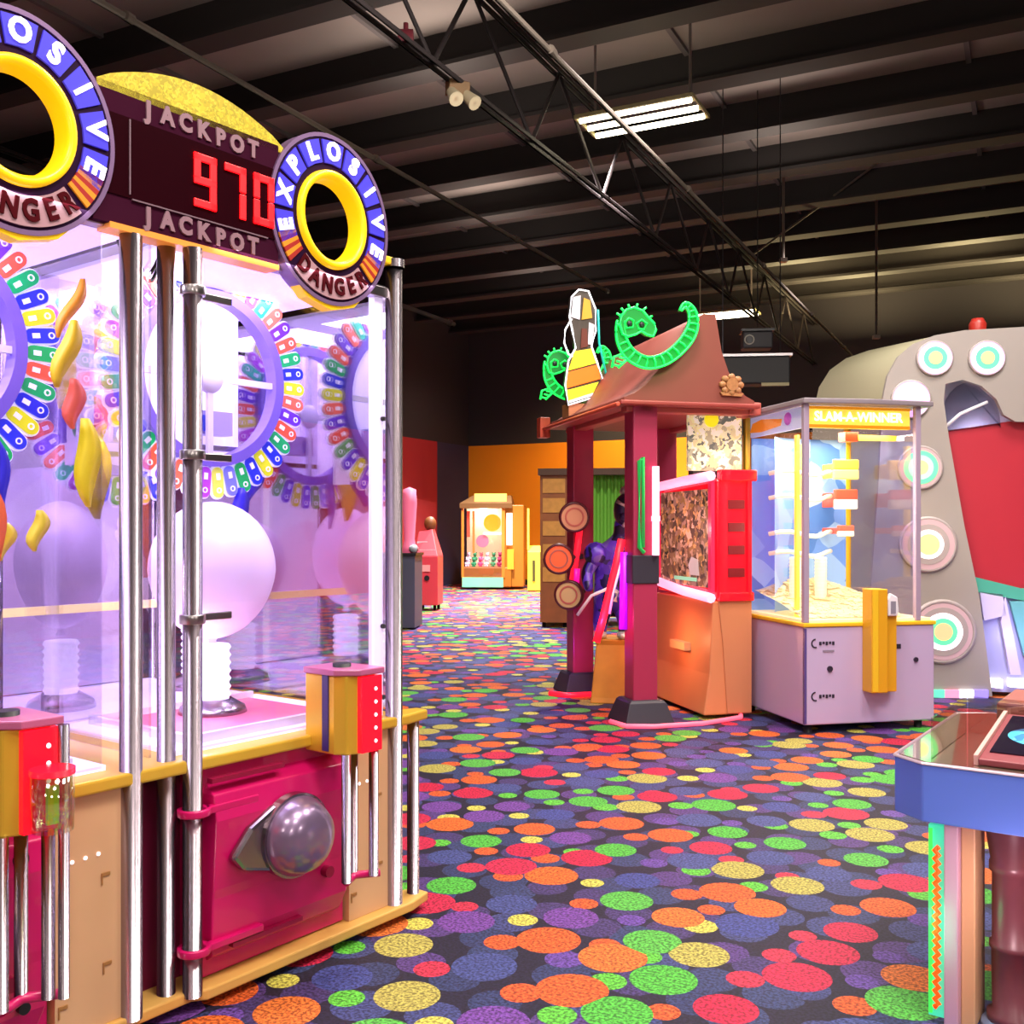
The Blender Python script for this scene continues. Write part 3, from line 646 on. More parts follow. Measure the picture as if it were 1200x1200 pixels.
# coins heaped on the bed: uncountable
mb = MB(); rnd = random.Random(3)
hz = lambda x, y: .835+.26*max(0, min(1, (y-.12)/.75))**1.3*(.8+.2*math.sin(7*x+5*y))
G = [[mb.bm.verts.new((.06+.86*i/20, .08+.86*j/20, hz(.06+.86*i/20, .08+.86*j/20))) for i in range(21)] for j in range(21)]
for j in range(20):
    for i in range(20): mb._face([G[j][i], G[j][i+1], G[j+1][i+1], G[j+1][i]], True)
for i in range(520):
    x, y = rnd.uniform(.08, .86), rnd.uniform(.1, .9); z = hz(x, y)+.006
    M = Matrix.Translation((x, y, z)) @ Matrix.Rotation(.25+rnd.uniform(-.2, .2), 4, 'X') @ Matrix.Rotation(rnd.uniform(-.2, .2), 4, 'Y')
    mb.lathe([(0, .003), (.022, .003), (.022, -.003), (0, -.003)], M, 9, False)
cp = mb.build('coin_heap', mat('coin_pale', '#f8ecb4', .3, .3)); cp.matrix_world = Matrix.Translation((2.14, 7.5, 0)) @ Matrix.Rotation(math.atan2(.216, .9765), 4, 'Z')
tag(cp, 'pale gold coins heaped on the bed of the glass coin pusher', 'coins', None, 'stuff')
# yellow coin entry tower on the front
mb = MB(); mb.box(.47, .60, -.13, 0, .30, 1.06); mb.box(.60, .70, -.09, 0, .30, 1.0); ce = mb.build('coin_entry', mat('coin_entry_yellow', '#e0a21e', .4), CP, .006)
mb = MB(); mb.box(.475, .52, -.135, -.13, .31, 1.05); mb.build('entry_strip', yellow, ce)
mb = MB(); mb.prism([(.61, .86), (.69, .86), (.7, .9), (.69, 1.0), (.63, 1.03), (.605, .98)], -.12, -.09, 'y'); mb.build('entry_badge', white, ce, .01)
mb = MB(); mb.box(.63, .67, -.124, -.12, .88, .97); mb.build('badge_window', mat('badge_grey', '#8c8698', .4), ce)
dm = mat('decal_dark', '#2b2338', .5)
for z in (.66, .27):
    mb = MB(); mb.annulus(.025, .035, -.004, 0, (.09, z), 14, PI*.5, PI*1.6)
    for i in range(5): mb.box(.12+.026*i, .138+.026*i, -.004, 0, z-.014+.008*(i % 2), z+.012)
    mb.build('front_decal', dm, CP)
MB().disc(.022, -.01, 0, (.205, .47), 14).build('door_lock', dm, CP); MB().box(.15, .24, -.004, 0, .595, .61).build('grey_decal', mat('decal_grey', '#8a7f96', .5), CP)
MB().box(.745, .79, -.004, 0, .605, .64).build('front_decal', dm, CP); MB().disc(.018, -.012, 0, (.915, .52), 12).build('door_lock', dm, CP)
a_ = area((.48, .5, 2.24), .7, 45, '#fff2c0'); a_.parent = CP; point((.6, .2, 1.5), 8, '#fff0c0', .05, CP); point((.25, .25, 1.5), 6, '#fff0c0', .05, CP)

# ================================================================== 3. pagoda drum game
PG = thing('pagoda_arcade_game', (1.0, 7.95, 0), math.atan2(.25, .968), 'red pagoda-roofed game with green neon dragons and round drum pads', 'arcade game')
post_red = mat('post_red', '#a82c50', .4); post_black = mat('post_black', '#2f2a38', .5); rust = mat('rust_roof', '#8a4136', .6, noise=.15, nscale=3)
copper = mat('copper_panel', '#e08a5c', .45, noise=.12, nscale=3); copper2 = mat('copper_side', '#cc8058', .5)
neon_red = mat('neon_red', '#ff2038', .4, emit=1.3, ehx='#ff1830'); neon_pink = mat('neon_pink', '#ff9ab8', .4, emit=1.6, ehx='#ffa8c4')
neon_purple = mat('neon_purple', '#b010e0', .4, emit=1.0, ehx='#a808e8'); neon_green = mat('neon_green', '#20ff60', .4, emit=1.5, ehx='#10f050')
green_dk = mat('dragon_green', '#0a7a30', .4, emit=.30, ehx='#06a83a')
for x, y in ((0, 0), (.02, 1.56), (.86, 1.6)):
    mb = MB(); mb.box(x-.1, x+.1, y-.1, y+.1, .16, 2.46); p_ = mb.build('post', post_red, PG, .012)
    rings = [[(x-h, y-h, z), (x+h, y-h, z), (x+h, y+h, z), (x-h, y+h, z)] for h, z in ((.2, 0), (.2, .02), (.15, .17), (.13, .19))]
    mb = MB(); mb.loft(rings, smooth=False); mb.build('post_foot', post_black, p_, .006)
mb = MB(); mb.box(-.11, .11, -.11, .11, 1.08, 1.3); mb.build('post_band', post_black, PG, .008)
for x in (.07,):
    mb = MB(); mb.cyl((x, -.13, 1.3), (x, -.13, 1.98), .028); mb.cyl((x, -.13, 1.56), (x, -.13, 1.6), .034); mb.build('pink_neon_tube', neon_pink, PG)
mb = MB(); mb.tube([(-.02, -.12, 1.32), (-.06, -.12, 1.36), (-.06, -.12, 2.02), (-.03, -.12, 2.05), (-.03, -.12, 1.36)], .016); mb.build('green_neon_tube', mat('green_tube', '#25b050', .4, emit=.5), PG)
# beams
mb = MB(); mb.box(-.06, .06, -.1, 1.75, 2.40, 2.50); mb.box(-.15, .95, -.08, .04, 2.40, 2.48); mb.box(.88, .98, -.1, 1.7, 2.4, 2.5); mb.build('beam', mat('beam_rose', '#b8584e', .45), PG, .01)
# concave gable roof
prof = [(.54, 0), (.42, .08), (.33, .18), (.26, .32), (.19, .5), (.12, .67), (0, .70)]
outl = [(.33+x, 2.49+z) for x, z in prof]+[(.33+.1-x, 2.49+z) for x, z in prof[::-1][1:]]
outl = [(.88, 2.47), (.88, 2.50), (.80, 2.54), (.72, 2.62), (.66, 2.72), (.60, 2.88), (.57, 3.05), (.55, 3.16), (.45, 3.16), (.33, 3.08), (.18, 2.88), (.08, 2.72), (-.02, 2.60), (-.12, 2.53), (-.2, 2.50), (-.2, 2.47)]
mb = MB(); mb.prism(outl, -.17, 1.82, 'y', smooth=True); rf = mb.build('roof', rust, PG)
mb = MB(); mb.box(-.24, .92, -.2, 1.86, 2.44, 2.475); mb.build('eave', mat('eave_red', '#9c3a34', .5), PG, .01)
mb = MB(); mb.disc(.05, -.2, -.165, (.68, 2.62), 18)
for j in range(8):
    a = j*PI/4; mb.ball((.68+.075*math.cos(a), -.18, 2.62+.06*math.sin(a)), (.032, .02, .028), 10)
mb.prism([(.58, 2.56), (.78, 2.555), (.76, 2.53), (.60, 2.535)], -.19, -.165, 'y')
mb.build('gable_ornament', mat('ornament_tan', '#b87a4c', .5, noise=.4, nscale=40), PG)
mb = MB(); mb.tube([(-.26, -.2, 2.44), (-.26, 1.86, 2.44)], .02); mb.box(-.3, -.2, 1.78, 1.9, 2.36, 2.55); mb.build('eave_lamp', mat('eave_orange', '#c85038', .4), PG, .01)
# neon dragon in the gable plane, copied at the far end
def dragon(yy):
    def loc(p):         # gable plane, local (x, z)
        r = (p[0]/4)/F; z_ = 320+p[1]/4
        x = (r*(7.95-.213)-1.055)/(.968-.25*r); Y = 7.95+.25*x-.213
        return Vector((x, 0, CAMZ-(z_-HZ)/F*Y))
    path = [(505, 225), (503, 270), (515, 330), (555, 388), (625, 422), (700, 410), (765, 368), (820, 305), (845, 240), (838, 180), (808, 150), (785, 178)]
    P = []
    for i in range(len(path)-1):
        p0, p1, p2, p3 = (Vector(path[max(0, min(len(path)-1, j))]) for j in (i-1, i, i+1, i+2))
        for k in range(4):
            t = k/4
            P.append(.5*((2*p1)+(-p0+p2)*t+(2*p0-5*p1+4*p2-p3)*t*t+(-p0+3*p1-3*p2+p3)*t**3))
    P.append(Vector(path[-1])); n = len(P)
    wid = [min(27, 16+i*1.0, 4+(n-1-i)*1.5) for i in range(n)]
    up, lo = [], []
    for i, p in enumerate(P):
        d = (P[min(i+1, n-1)]-P[max(i-1, 0)]).normalized(); nn = Vector((-d.y, d.x))
        up.append(loc(p+nn*wid[i])+Vector((0, yy, 0))); lo.append(loc(p-nn*wid[i])+Vector((0, yy, 0)))
    mb = MB(); F_ = Vector((0, -.018, 0)); B_ = Vector((0, .018, 0))
    mb.loft([[a+F_*.6, b+F_*.6, b+B_, a+B_] for a, b in zip(up, lo)], smooth=False)
    V0 = Vector((0, yy, 0)); fr_ = Vector((0, -.03, 0))
    def sh(pts): return [loc(p_)+V0 for p_ in pts]
    skull = [(500, 250), (505, 205), (530, 175), (565, 165), (605, 180), (632, 212), (660, 240), (668, 268), (655, 300), (625, 292), (600, 275), (575, 290), (540, 300), (512, 290)]
    hp = sh(skull); mb.prism([(p_.x, p_.z) for p_ in hp], yy-.03, yy+.03, 'y')
    d_ = mb.build('neon_dragon', green_dk, PG)
    mb = MB(); f = Vector((0, -.022, 0))
    mb.tube([p+f for p in up], .009, 6); mb.tube([p+f for p in lo], .009, 6)
    for i in range(8, n-3, 2): mb.tube([up[i]+f, up[i].lerp(lo[i], .5)+f+Vector((.008, 0, .004)), lo[i]+f], .007, 6)
    mb.tube([p_+fr_ for p_ in hp], .009, 6, True)
    ctr = Vector((575, 235))
    for a, b in (((500, 250), (482, 240)), ((505, 205), (484, 192)), ((520, 185), (505, 168)), ((545, 170), (538, 150)), ((575, 168), (582, 148)), ((605, 180), (622, 165)), ((632, 212), (650, 205))):
        a, b = sh([a, b]); mb.tube([a+fr_, b+fr_], .008, 6)
    for pl in ([(625, 240), (600, 222), (575, 240), (585, 265), (610, 268)], [(528, 262), (520, 235), (540, 215), (562, 225), (560, 258)]):
        mb.tube([p_+fr_+Vector((0, -.006, 0)) for p_ in sh(pl)], .006, 6, True)
    q, e = sh([(462, 445), (505, 385)]); f = fr_
    mb.tube([q+f, q.lerp(e, .5)+f+Vector((-.02, 0, .03)), e+f], .01, 6); mb.tube([q+f+Vector((.05, 0, 0)), e+f+Vector((.04, 0, -.04))], .01, 6)
    for t in (.2, .5, .8): mb.tube([q.lerp(e, t)+f, q.lerp(e, t)+f+Vector((.05, 0, -.01))], .008, 6)
    mb.build('neon_outline', neon_green, d_)
    for ep in ((545, 242), (602, 246)):
        e_ = sh([ep])[0]; MB().ball(e_+Vector((0, -.03, 0)), (.022, .012, .026), 10).build('dragon_eye', black, d_)
    return d_
d1 = dragon(-.22); d2 = copy_obj(d1, PG); d2.location = (-.02, 1.86, -.01)
# robed figure cut-out sign on the far post
fs = MB(); FX, FY = -.02, 1.40
def fz(pts): return [(FX+x, z) for x, z in pts]
fs.prism(fz([(-.13, 2.62), (.12, 2.70), (.20, 2.86), (.15, 3.0), (.09, 3.16), (.13, 3.3), (.13, 3.5), (.06, 3.66), (-.03, 3.67), (-.10, 3.6), (-.12, 3.42), (-.09, 3.28), (-.06, 3.14), (-.13, 3.02), (-.16, 2.8)]), FY, FY+.05, 'y')
fig = fs.build('figure_sign', mat('sign_dark', '#4a4038', .4), PG)
y0, y1 = FY-.012, FY
ry = mat('robe_yellow', '#ffe020', .4, emit=1.0, ehx='#ffe028'); ro = mat('robe_orange', '#ff6a18', .4, emit=1.0, ehx='#ff6a10'); rb_ = mat('robe_brown', '#6b2a18', .5); rg = mat('sign_gold', '#d8a030', .4, emit=.3); rw = mat('sign_pale', '#e8e0e8', .4, emit=.35)
for nm, m_, pts in (('robe_panel', ry, [(-.125, 2.935), (.145, 3.015), (.09, 3.14), (-.065, 3.11)]), ('robe_panel', ry, [(-.125, 2.66), (.11, 2.74), (.16, 2.84), (-.14, 2.755)]), ('robe_panel', ro, [(-.15, 2.77), (.18, 2.87), (.15, 3.0), (-.13, 2.92)]),
                    ('sash_panel', rb_, [(-.01, 3.14), (.06, 3.16), (.05, 3.32), (.0, 3.32)]), ('face_panel', rg, [(.0, 3.40), (.1, 3.42), (.08, 3.58), (.02, 3.6)]), ('hair_panel', rw, [(-.1, 3.42), (-.02, 3.40), (-.01, 3.62), (-.08, 3.6)]),
                    ('arm_panel', rw, [(.06, 3.18), (.1, 3.18), (.12, 3.36), (.07, 3.38)]), ('hem_panel', rw, [(-.12, 2.64), (.1, 2.71), (.11, 2.74), (-.12, 2.67)])):
    MB().prism(fz(pts), y0, y1, 'y').build(nm, m_, fig)
fs = MB(); cw = mat('neon_white', '#ffffff', .4, emit=1.5, ehx='#f4f4ff')
fs.tube([(FX+x, FY-.02, z) for x, z in [(-.13, 2.62), (-.16, 2.8), (-.13, 3.02), (-.06, 3.14), (-.09, 3.28), (-.12, 3.42), (-.10, 3.6), (-.03, 3.67), (.06, 3.66), (.13, 3.5), (.13, 3.3), (.09, 3.16), (.15, 3.0), (.2, 2.86), (.12, 2.7)]], .008, 6, True)
fs.tube([(FX-.1, FY-.02, 3.4), (FX-.16, FY-.02, 3.3), (FX-.17, FY-.02, 3.18), (FX-.13, FY-.02, 3.08), (FX-.09, FY-.02, 3.06)], .008, 6)
fs.build('sign_neon', cw, fig)
mb = MB(); mb.tube([(FX+.16, FY, 3.5), (FX+.17, FY, 3.2), (FX+.24, FY, 2.9), (FX+.22, FY, 2.72)], .01, 6); mb.build('sign_edge_neon', mat('neon_teal', '#20b0a0', .4, emit=.7), fig)
mb = MB(); mb.box(FX-.12, FX+.13, FY, FY+.2, 2.5, 2.64); mb.build('sign_bracket', copper2, fig)
# drum pads on the far post
def pad(px, py, r, face, tx, name='drum_pad'):
    q = at(px, py, 9.2); d = q-Vector((1.0, 7.95, 0)); e1 = Vector((-.25, .968, 0)); e2 = Vector((.968, .25, 0))
    l = Vector((d.dot(e2), d.dot(e1), q.z)); M = Matrix.Translation(l) @ Matrix.Rotation(tx, 4, 'Z') @ Matrix.Rotation(PI/2, 4, 'X')
    mb = MB(); mb.lathe([(0, -.05), (r*.9, -.05), (r, -.02), (r, .03), (r*.9, .045), (r*.84, .04), (r*.84, .02)], M, 32); o = mb.build(name, mat('pad_rim', '#5a1a24', .4), PG)
    mb = MB(); mb.lathe([(0, .034), (r*.4, .034), (r*.84, .03)], M, 32); mb.m(1).lathe([(r*.5, .038), (r*.56, .04), (r*.62, .038)], M, 32)
    mb.build('pad_face', [face, mat('pad_ring', '#c86a58', .5)], o)
    mb = MB(); mb.cyl(l, (.02, 1.47, l.z+.02), .025); mb.build('pad_arm', post_black, o)
tan_f = mat('pad_tan', '#e0a47a', .5)
pad(673, 606, .14, tan_f, -.25); pad(655, 655, .14, mat('pad_orange', '#f0683a', .45, emit=.3, ehx='#ff5a28'), -.35); pad(667, 697, .135, mat('pad_cream', '#e0bc80', .5), -.5)
mb = MB(); mb.tube([(-.02, 1.43, 1.55), (-.05, 1.43, 1.3), (-.10, 1.43, 1.02)], .03); mb.build('pad_neon', neon_red, PG)
mb = MB(); mb.tube([(-.06, 1.42, 1.14), (-.07, 1.42, .98)], .034); mb.build('pad_glow', mat('neon_magenta', '#f010a0', .4, emit=.9), PG)
# red and purple neon brace near the front post
mb = MB(); mb.tube([(-.12, .1, 1.42), (-.17, .1, 1.2), (-.28, .1, .78), (-.33, .1, .62)], .032, 8); mb.build('brace_neon', neon_red, PG)
mb = MB(); mb.tube([(-.11, .06, 1.32), (-.12, .06, .72)], .036, 8); mb.build('post_neon', neon_purple, PG)
mb = MB(); mb.tube([(-.13, .08, 1.25), (-.2, .08, 1.0), (-.23, .08, .84)], .012, 6); mb.build('brace_edge', white, PG)
# cabinet with screen
CX = .62
mb = MB()
rings = [[(CX-.10+a, -.02, z), (CX+.31, -.02, z), (CX+.31, 1.15, z), (CX-.10+a, 1.15, z)] for a, z in ((0, .03), (.05, .35), (.08, .93))]
mb.loft(rings, smooth=False); cb = mb.build('cabinet', [copper], PG, .012)
mb = MB(); mb.prism([(CX+.10, .04), (CX+.31, .04), (CX+.31, .93), (CX+.02, .93), (CX+.06, .6)], -.032, -.02, 'y'); mb.build('cabinet_side', copper2, cb, .004)
mb = MB(); mb.box(CX-.1, CX-.04, .35, .65, .5, .565); mb.build('coin_slot', mat('slot_tan', '#d8a478', .4), cb)
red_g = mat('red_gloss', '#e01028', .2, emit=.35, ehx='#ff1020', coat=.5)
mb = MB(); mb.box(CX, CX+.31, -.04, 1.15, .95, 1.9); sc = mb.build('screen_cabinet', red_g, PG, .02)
for z in (1.12, 1.30, 1.48, 1.66): MB().box(CX+.10, CX+.24, -.048, -.035, z, z+.07).build('vent_slot', mat('slot_maroon', '#7a0a1a', .4), sc)
mb = MB(); mb.box(CX+.02, CX+.34, -.07, -.0, 1.88, 1.97); mb.box(CX+.02, CX+.32, -.06, 0, .93, 1.0); mb.box(CX+.26, CX+.3, -.06, 0, .95, 1.9); mb.build('side_rail', red_g, sc, .01)
scr = busy('screen_picture', ['#7a5c44', '#8d6c50', '#6b5040', '#b09078', '#54443c', '#c8a890', '#8c7040', '#94786a', '#3c342c', '#c89a60'], 24, .4, .3)
mb = MB(); mb.box(CX-.012, CX, .06, 1.05, 1.03, 1.82); mb.build('screen', scr, sc)
MB().box(CX-.016, CX-.012, .3, .75, 1.07, 1.10).build('screen_highlight', mat('hl_mint', '#8cd8b0', .4, emit=.6), sc)
MB().prism([(.25, 1.12), (.42, 1.12), (.46, 1.2), (.40, 1.27), (.28, 1.25)], CX-.016, CX-.012, 'x').build('screen_highlight', mat('hl_grey', '#b8b4b4', .4, emit=.4), sc)
for z in (1.90, .985):
    mb = MB(); mb.tube([(CX-.045, 1.12, z-(.03 if z > 1.5 else -.06)), (CX-.05, .5, z), (CX-.04, -.03, z+(.02 if z > 1.5 else -.03))], .04); mb.build('screen_neon', mat('neon_rose', '#ffb0c8', .4, emit=1.5, ehx='#ff9cbc'), sc)
for y in (1.1, .02):
    mb = MB(); mb.box(CX-.03, CX, y-.03, y+.03, 1.0, 1.88); mb.build('screen_frame', mat('frame_pink', '#d83058', .3, emit=.4), sc)
# picture panels over the cabinet
pp = busy('poster_pale', ['#f0e8c0', '#e8e4b0', '#fffbe0', '#b8b494', '#d8d0a0', '#f4f0d8', '#8c8a78', '#ece8a8', '#6a7068'], 26, .4)
mb = MB(); mb.box(.46, .93, .14, .17, 1.97, 2.44); po = mb.build('poster_panel', pp, PG)
mb = MB(); mb.disc(.06, .128, .14, (.66, 2.38), 18); mb.build('poster_spot', mat('poster_yellow', '#f0ec20', .4, emit=.6), po)
mb = MB(); mb.box(.94, .97, .2, 1.2, 1.92, 2.44); mb.build('display_panel', busy('display_grey', ['#5a6460', '#465048', '#8a9a90', '#3a3a40'], 4, .15), PG)
# floor neon
mb = MB(); mb.tube([(-.25, -.0, .02), (-.2, -.22, .02), (-.0, -.28, .02), (.4, -.26, .02), (.8, -.1, .02), (.85, .0, .02)], .018, 8); mb.build('floor_neon', mat('floor_rose', '#ff7088', .4, emit=1.0, ehx='#ff5a78'), PG)
mb = MB(); mb.tube([(-.32, 1.4, .02), (-.2, 1.25, .02), (.02, 1.25, .02)], .025, 8); mb.build('floor_neon', neon_red, PG)
mb = MB(); mb.tube([(.04, 1.25, .02), (.2, 1.25, .03), (.22, 1.4, .05)], .03, 8); mb.build('floor_neon', neon_purple, PG)
point((-.2, 1.2, .4), 2.5, '#c030ff', .05, PG); point((-.35, .0, .8), 4, '#ff40a0', .05, PG); point((.25, .5, 1.5), 8, '#ffb0b0', .05, PG)
point((.1, -.6, 2.9), 4, '#30ff70', .1, PG); point((.30, .4, .6), 6, '#ffa870', .05, PG)

# purple figure standing between the posts, on an orange pedestal
FG = thing('purple_statue', (.90, 8.95, 0), -.2, 'dark purple and black armoured figure on an orange pedestal between the red posts', 'statue')
ped = MB(); ped.loft([[(-h, -h*.9, z), (h, -h*.9, z), (h, h*.9, z), (-h, h*.9, z)] for h, z in ((.2, 0), (.19, .05), (.15, .5), (.17, .55))], smooth=False)
ped.build('pedestal', mat('pedestal_orange', '#d89038', .45, noise=.25, nscale=6), FG, .01)
def skin(name, verts, edges, radii, m, parent, sub=2):
    me = bpy.data.meshes.new(name); me.from_pydata(verts, edges, []); o = bpy.data.objects.new(name, me); COL.objects.link(o); o.parent = parent
    sk = o.modifiers.new('skin', 'SKIN'); sk.use_smooth_shade = True
    for i, r in enumerate(radii): me.skin_vertices[0].data[i].radius = (r, r)
    me.skin_vertices[0].data[0].use_root = True
    s_ = o.modifiers.new('sub', 'SUBSURF'); s_.levels = s_.render_levels = sub
    me.materials.append(m); return o
pv = busy('purple_armour', ['#4a2aa8', '#241850', '#5a38c0', '#1a1430', '#3a2290', '#6a58b0'], 13, 0, .3); pvd = mat('black_purple', '#1f1736', .35)
V = [(-.05, 0, .98), (-.04, 0, 1.15), (-.02, 0, 1.3), (.04, 0, 1.42), (.08, -.03, 1.6), (-.14, -.05, 1.28), (-.24, -.12, 1.12), (-.2, -.2, .96), (.14, -.05, 1.3), (.22, -.12, 1.15), (.16, -.22, 1.02), (-.1, -.05, .82), (-.12, -.1, .68), (-.12, -.04, .57), (.08, -.05, .82), (.1, -.1, .68), (.08, -.04, .57)]
E = [(0, 1), (1, 2), (2, 3), (3, 4), (2, 5), (5, 6), (6, 7), (2, 8), (8, 9), (9, 10), (0, 11), (11, 12), (12, 13), (0, 14), (14, 15), (15, 16)]
skin('body', V, E, [.12, .12, .13, .06, .09, .07, .06, .04, .07, .06, .04, .085, .07, .05, .085, .07, .05], pv, FG)
mb = MB(); mb.ball((.09, -.04, 1.66), (.10, .11, .15), 16); mb.ball((.1, -.12, 1.6), (.06, .05, .05), 12); hd = mb.build('helmet', pvd, FG)
mb = MB(); mb.tube([(.03, -.14, 1.74), (.10, -.16, 1.7), (.16, -.1, 1.76)], .016); mb.tube([(.14, -.14, 1.6), (.08, -.15, 1.52)], .014); mb.ball((.1, 0, 1.83), (.06, .06, .05), 12); mb.build('helmet_trim', mat('trim_grey', '#b0a8a8', .3, .6), hd)
for c in ((-.16, -.08, 1.28), (.15, -.08, 1.3)):
    mb = MB(); mb.ball(c, (.11, .1, .11), 14); mb.build('shoulder_guard', pv, FG)
for x in (-.12, .08):
    mb = MB(); mb.ball((x, -.08, .585), (.06, .11, .04), 12); mb.build('boot', mat('boot_white', '#d0c8c8', .3, .3), FG)
mb = MB(); mb.tube([(-.3, -.24, .76), (-.18, -.22, .93), (-.02, -.2, 1.0)], .014); mb.tube([(-.02, -.2, 1.0), (.04, -.2, .96), (.02, -.2, .88)], .02); mb.build('white_rod', white, FG)

# ================================================================== 4. grey arch game on the right
ARC0 = Vector((3.34, 9.2, 0))
AG = thing('arch_arcade_game', (3.34, 9.2, 0), math.atan2(-.12, .993), 'tall grey arched game with glowing round lights and red panel, at the right', 'arcade game')
def A(px, py):           # front face coordinates (x, z)
    r = (px-600)/F; d = Vector((.993, -.12)); x = (r*9.2-3.34)/(d.x-r*d.y); Y = 9.2+x*d.y
    return (x, CAMZ-(py-HZ)/F*Y)
grey = mat('arch_grey', '#a09894', .45, coat=.2); grey2 = mat('arch_lit_tint', '#b0ab8c', .5)  # second grey has the hood's greenish-yellow light painted in
outer = [(1012, 822), (1020, 700), (1030, 560), (1034, 470), (1040, 440), (1052, 418), (1070, 403), (1095, 393), (1130, 387), (1200, 383), (1330, 376), (1430, 392), (1480, 440), (1500, 560), (1500, 830)]
inner = [(1440, 828), (1410, 640), (1380, 500), (1190, 494), (1176, 486), (1168, 468), (1150, 452), (1128, 445), (1108, 450), (1106, 470), (1112, 512), (1130, 615), (1148, 700), (1163, 816)]
o2 = [A(*p) for p in outer]; i2 = [A(*p) for p in inner]
mb = MB(); mb.prism(o2+i2, 0, .06, 'y'); mb.build('arch_face', grey, AG)
# hood sweeping back from the face edge, growing towards the rear
cx_, cz_ = A(1180, 620)
mb = MB(); n = len(o2)
ringsA = []
for t in (0, .25, .5, .75, 1):
    s_ = 1+.28*t
    ringsA.append([(cx_+(x-cx_)*s_, .06+1.75*t, max(0, .0+(z if z < 1.4 else 1.4+(z-1.4)*(1+.10*t)))) for x, z in o2])
mb.loft(ringsA, False, False); mb.build('hood', grey2, AG, fix=False)
# red panel, dome, lower front
redp = mat('red_panel', '#b5283a', .45)
mb = MB(); rp_ = [A(1098, 506), (A(1205, 490)), A(1385, 485), A(1420, 700), A(1215, 694), A(1140, 676)]
mb.prism(rp_, .09, .2, 'y'); mb.build('red_panel', redp, AG)
c = A(1140, 500); mb = MB(); M = Matrix.Translation((c[0], .12, c[1]))
mb.prism([A(1104, 506)]+[A(1140+36*math.cos(a), 500-54*math.sin(a)) for a in [PI-PI*j/14 for j in range(15)]]+[A(1176, 497)], .07, .09, 'y')
mb.build('dome_window', glass('dome_grey', '#e4e6f0', .2, .1), AG)
mb = MB(); mb.box(A(1095, 500)[0], A(1395, 500)[0], .35, .4, A(1100, 520)[1], A(1100, 440)[1]); mb.build('dome_back', mat('dome_back', '#b8bccc', .4), AG)
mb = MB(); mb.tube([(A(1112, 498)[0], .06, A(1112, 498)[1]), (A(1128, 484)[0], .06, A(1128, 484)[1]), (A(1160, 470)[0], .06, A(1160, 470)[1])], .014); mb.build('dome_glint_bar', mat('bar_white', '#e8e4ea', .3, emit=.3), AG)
teal = mat('teal_band', '#4fae98', .4); lavb = mat('lavender_panel', '#a8aade', .35)
mb = MB(); mb.prism([A(1143, 676), A(1200, 690), A(1420, 696), A(1420, 712), A(1200, 704), A(1146, 694)], .06, .22, 'y'); mb.build('teal_band', teal, AG)
mb = MB(); mb.prism([A(1140, 690), A(1300, 700), A(1300, 818), A(1155, 812)], .1, .25, 'y'); lp = mb.build('lower_panel', lavb, AG)
mb = MB(); mb.prism([A(1151, 694), A(1178, 697), A(1182, 722), A(1156, 728)], .06, .1, 'y'); mb.prism([A(1181, 698), A(1200, 792), A(1187, 792), A(1176, 730)], .06, .1, 'y'); mb.build('pale_flap', mat('flap_pale', '#d4ccf4', .35), lp)
mb = MB(); mb.prism([A(1186, 705), A(1215, 705), A(1215, 770), A(1203, 770)], .05, .09, 'y'); mb.build('teal_edge', mat('teal_edge', '#6ab4bc', .4), lp)
mb = MB()
for a, b in ((1161, 1177), (1185, 1206)): mb.prism([A(a, 796), A(b, 797), A(b, 808), A(a, 806)], .04, .12, 'y')
mb.build('floor_led', led_white, lp)
mb = MB()
for i, (a, b) in enumerate(((1090, 1106), (1106, 1123), (1123, 1140), (1140, 1157))):
    mb.m(i).prism([A(a, 808), A(b, 808), A(b, 820), A(a, 820)], -.03, .0, 'y')
mb.build('base_led_strip', [mat('led_green', '#60e0b0', .4, emit=.9), mat('led_pink', '#f090b0', .4, emit=.9), led_white, mat('led_violet', '#9080f0', .4, emit=.9)], AG)
mb = MB(); mb.prism([A(1080, 820), A(1160, 820), A(1160, 829), A(1080, 829)], -.03, .3, 'y'); mb.build('plinth', mat('plinth_dark', '#2a2238', .4), AG)
g1 = mat('lamp_green', '#60ff98', .4, emit=1.1, ehx='#50f890'); gy = mat('lamp_yellow', '#e8ff80', .4, emit=1.3, ehx='#e0ff70'); pk = mat('lamp_pink', '#f4b0f0', .4, emit=1.0, ehx='#f0a0f0')
bez = mat('lamp_bezel', '#b0a4a4', .35); ww = mat('lamp_white', '#ffffff', .4, emit=1.2, ehx='#fff4fa'); pkd = mat('lamp_rose', '#c8a8b0', .4, emit=.15); orr = mat('lamp_peach', '#ffb080', .4, emit=.9)
def round_light(px, py, rpx, cols):
    x, z = A(px, py); k = 9.1/F
    mb = MB(); mb.lathe([(0, .0), (rpx*k, .0), (rpx*k, .02), (rpx*k*.92, .032), (rpx*k*.88, .02)], Matrix.Translation((x, 0, z)) @ Matrix.Rotation(PI/2, 4, 'X'), 32)
    o = mb.build('round_light', bez, AG)
    for i, (f0, f1, m_) in enumerate(cols):
        mb = MB(); mb.annulus(max(.0001, f0*rpx*k), f1*rpx*k, -.03-.004*i, -.005, (x, z), 32); mb.build('light_ring', m_, o)
g3 = [(.70, .92, pk), (.58, .74, ww), (.3, .64, g1), (0, .36, gy)]
round_light(1095, 420, 21, g3); round_light(1156, 420, 21, g3)
round_light(1067, 468, 23, [(.4, .92, pk), (0, .5, mat('lamp_lilac', '#e4b8ff', .4, emit=.9))])
round_light(1078, 548, 26, [(.7, .9, pkd), (.5, .75, g1), (.3, .55, mat('lamp_mint', '#a0ffc0', .4, emit=.9)), (0, .32, gy)])
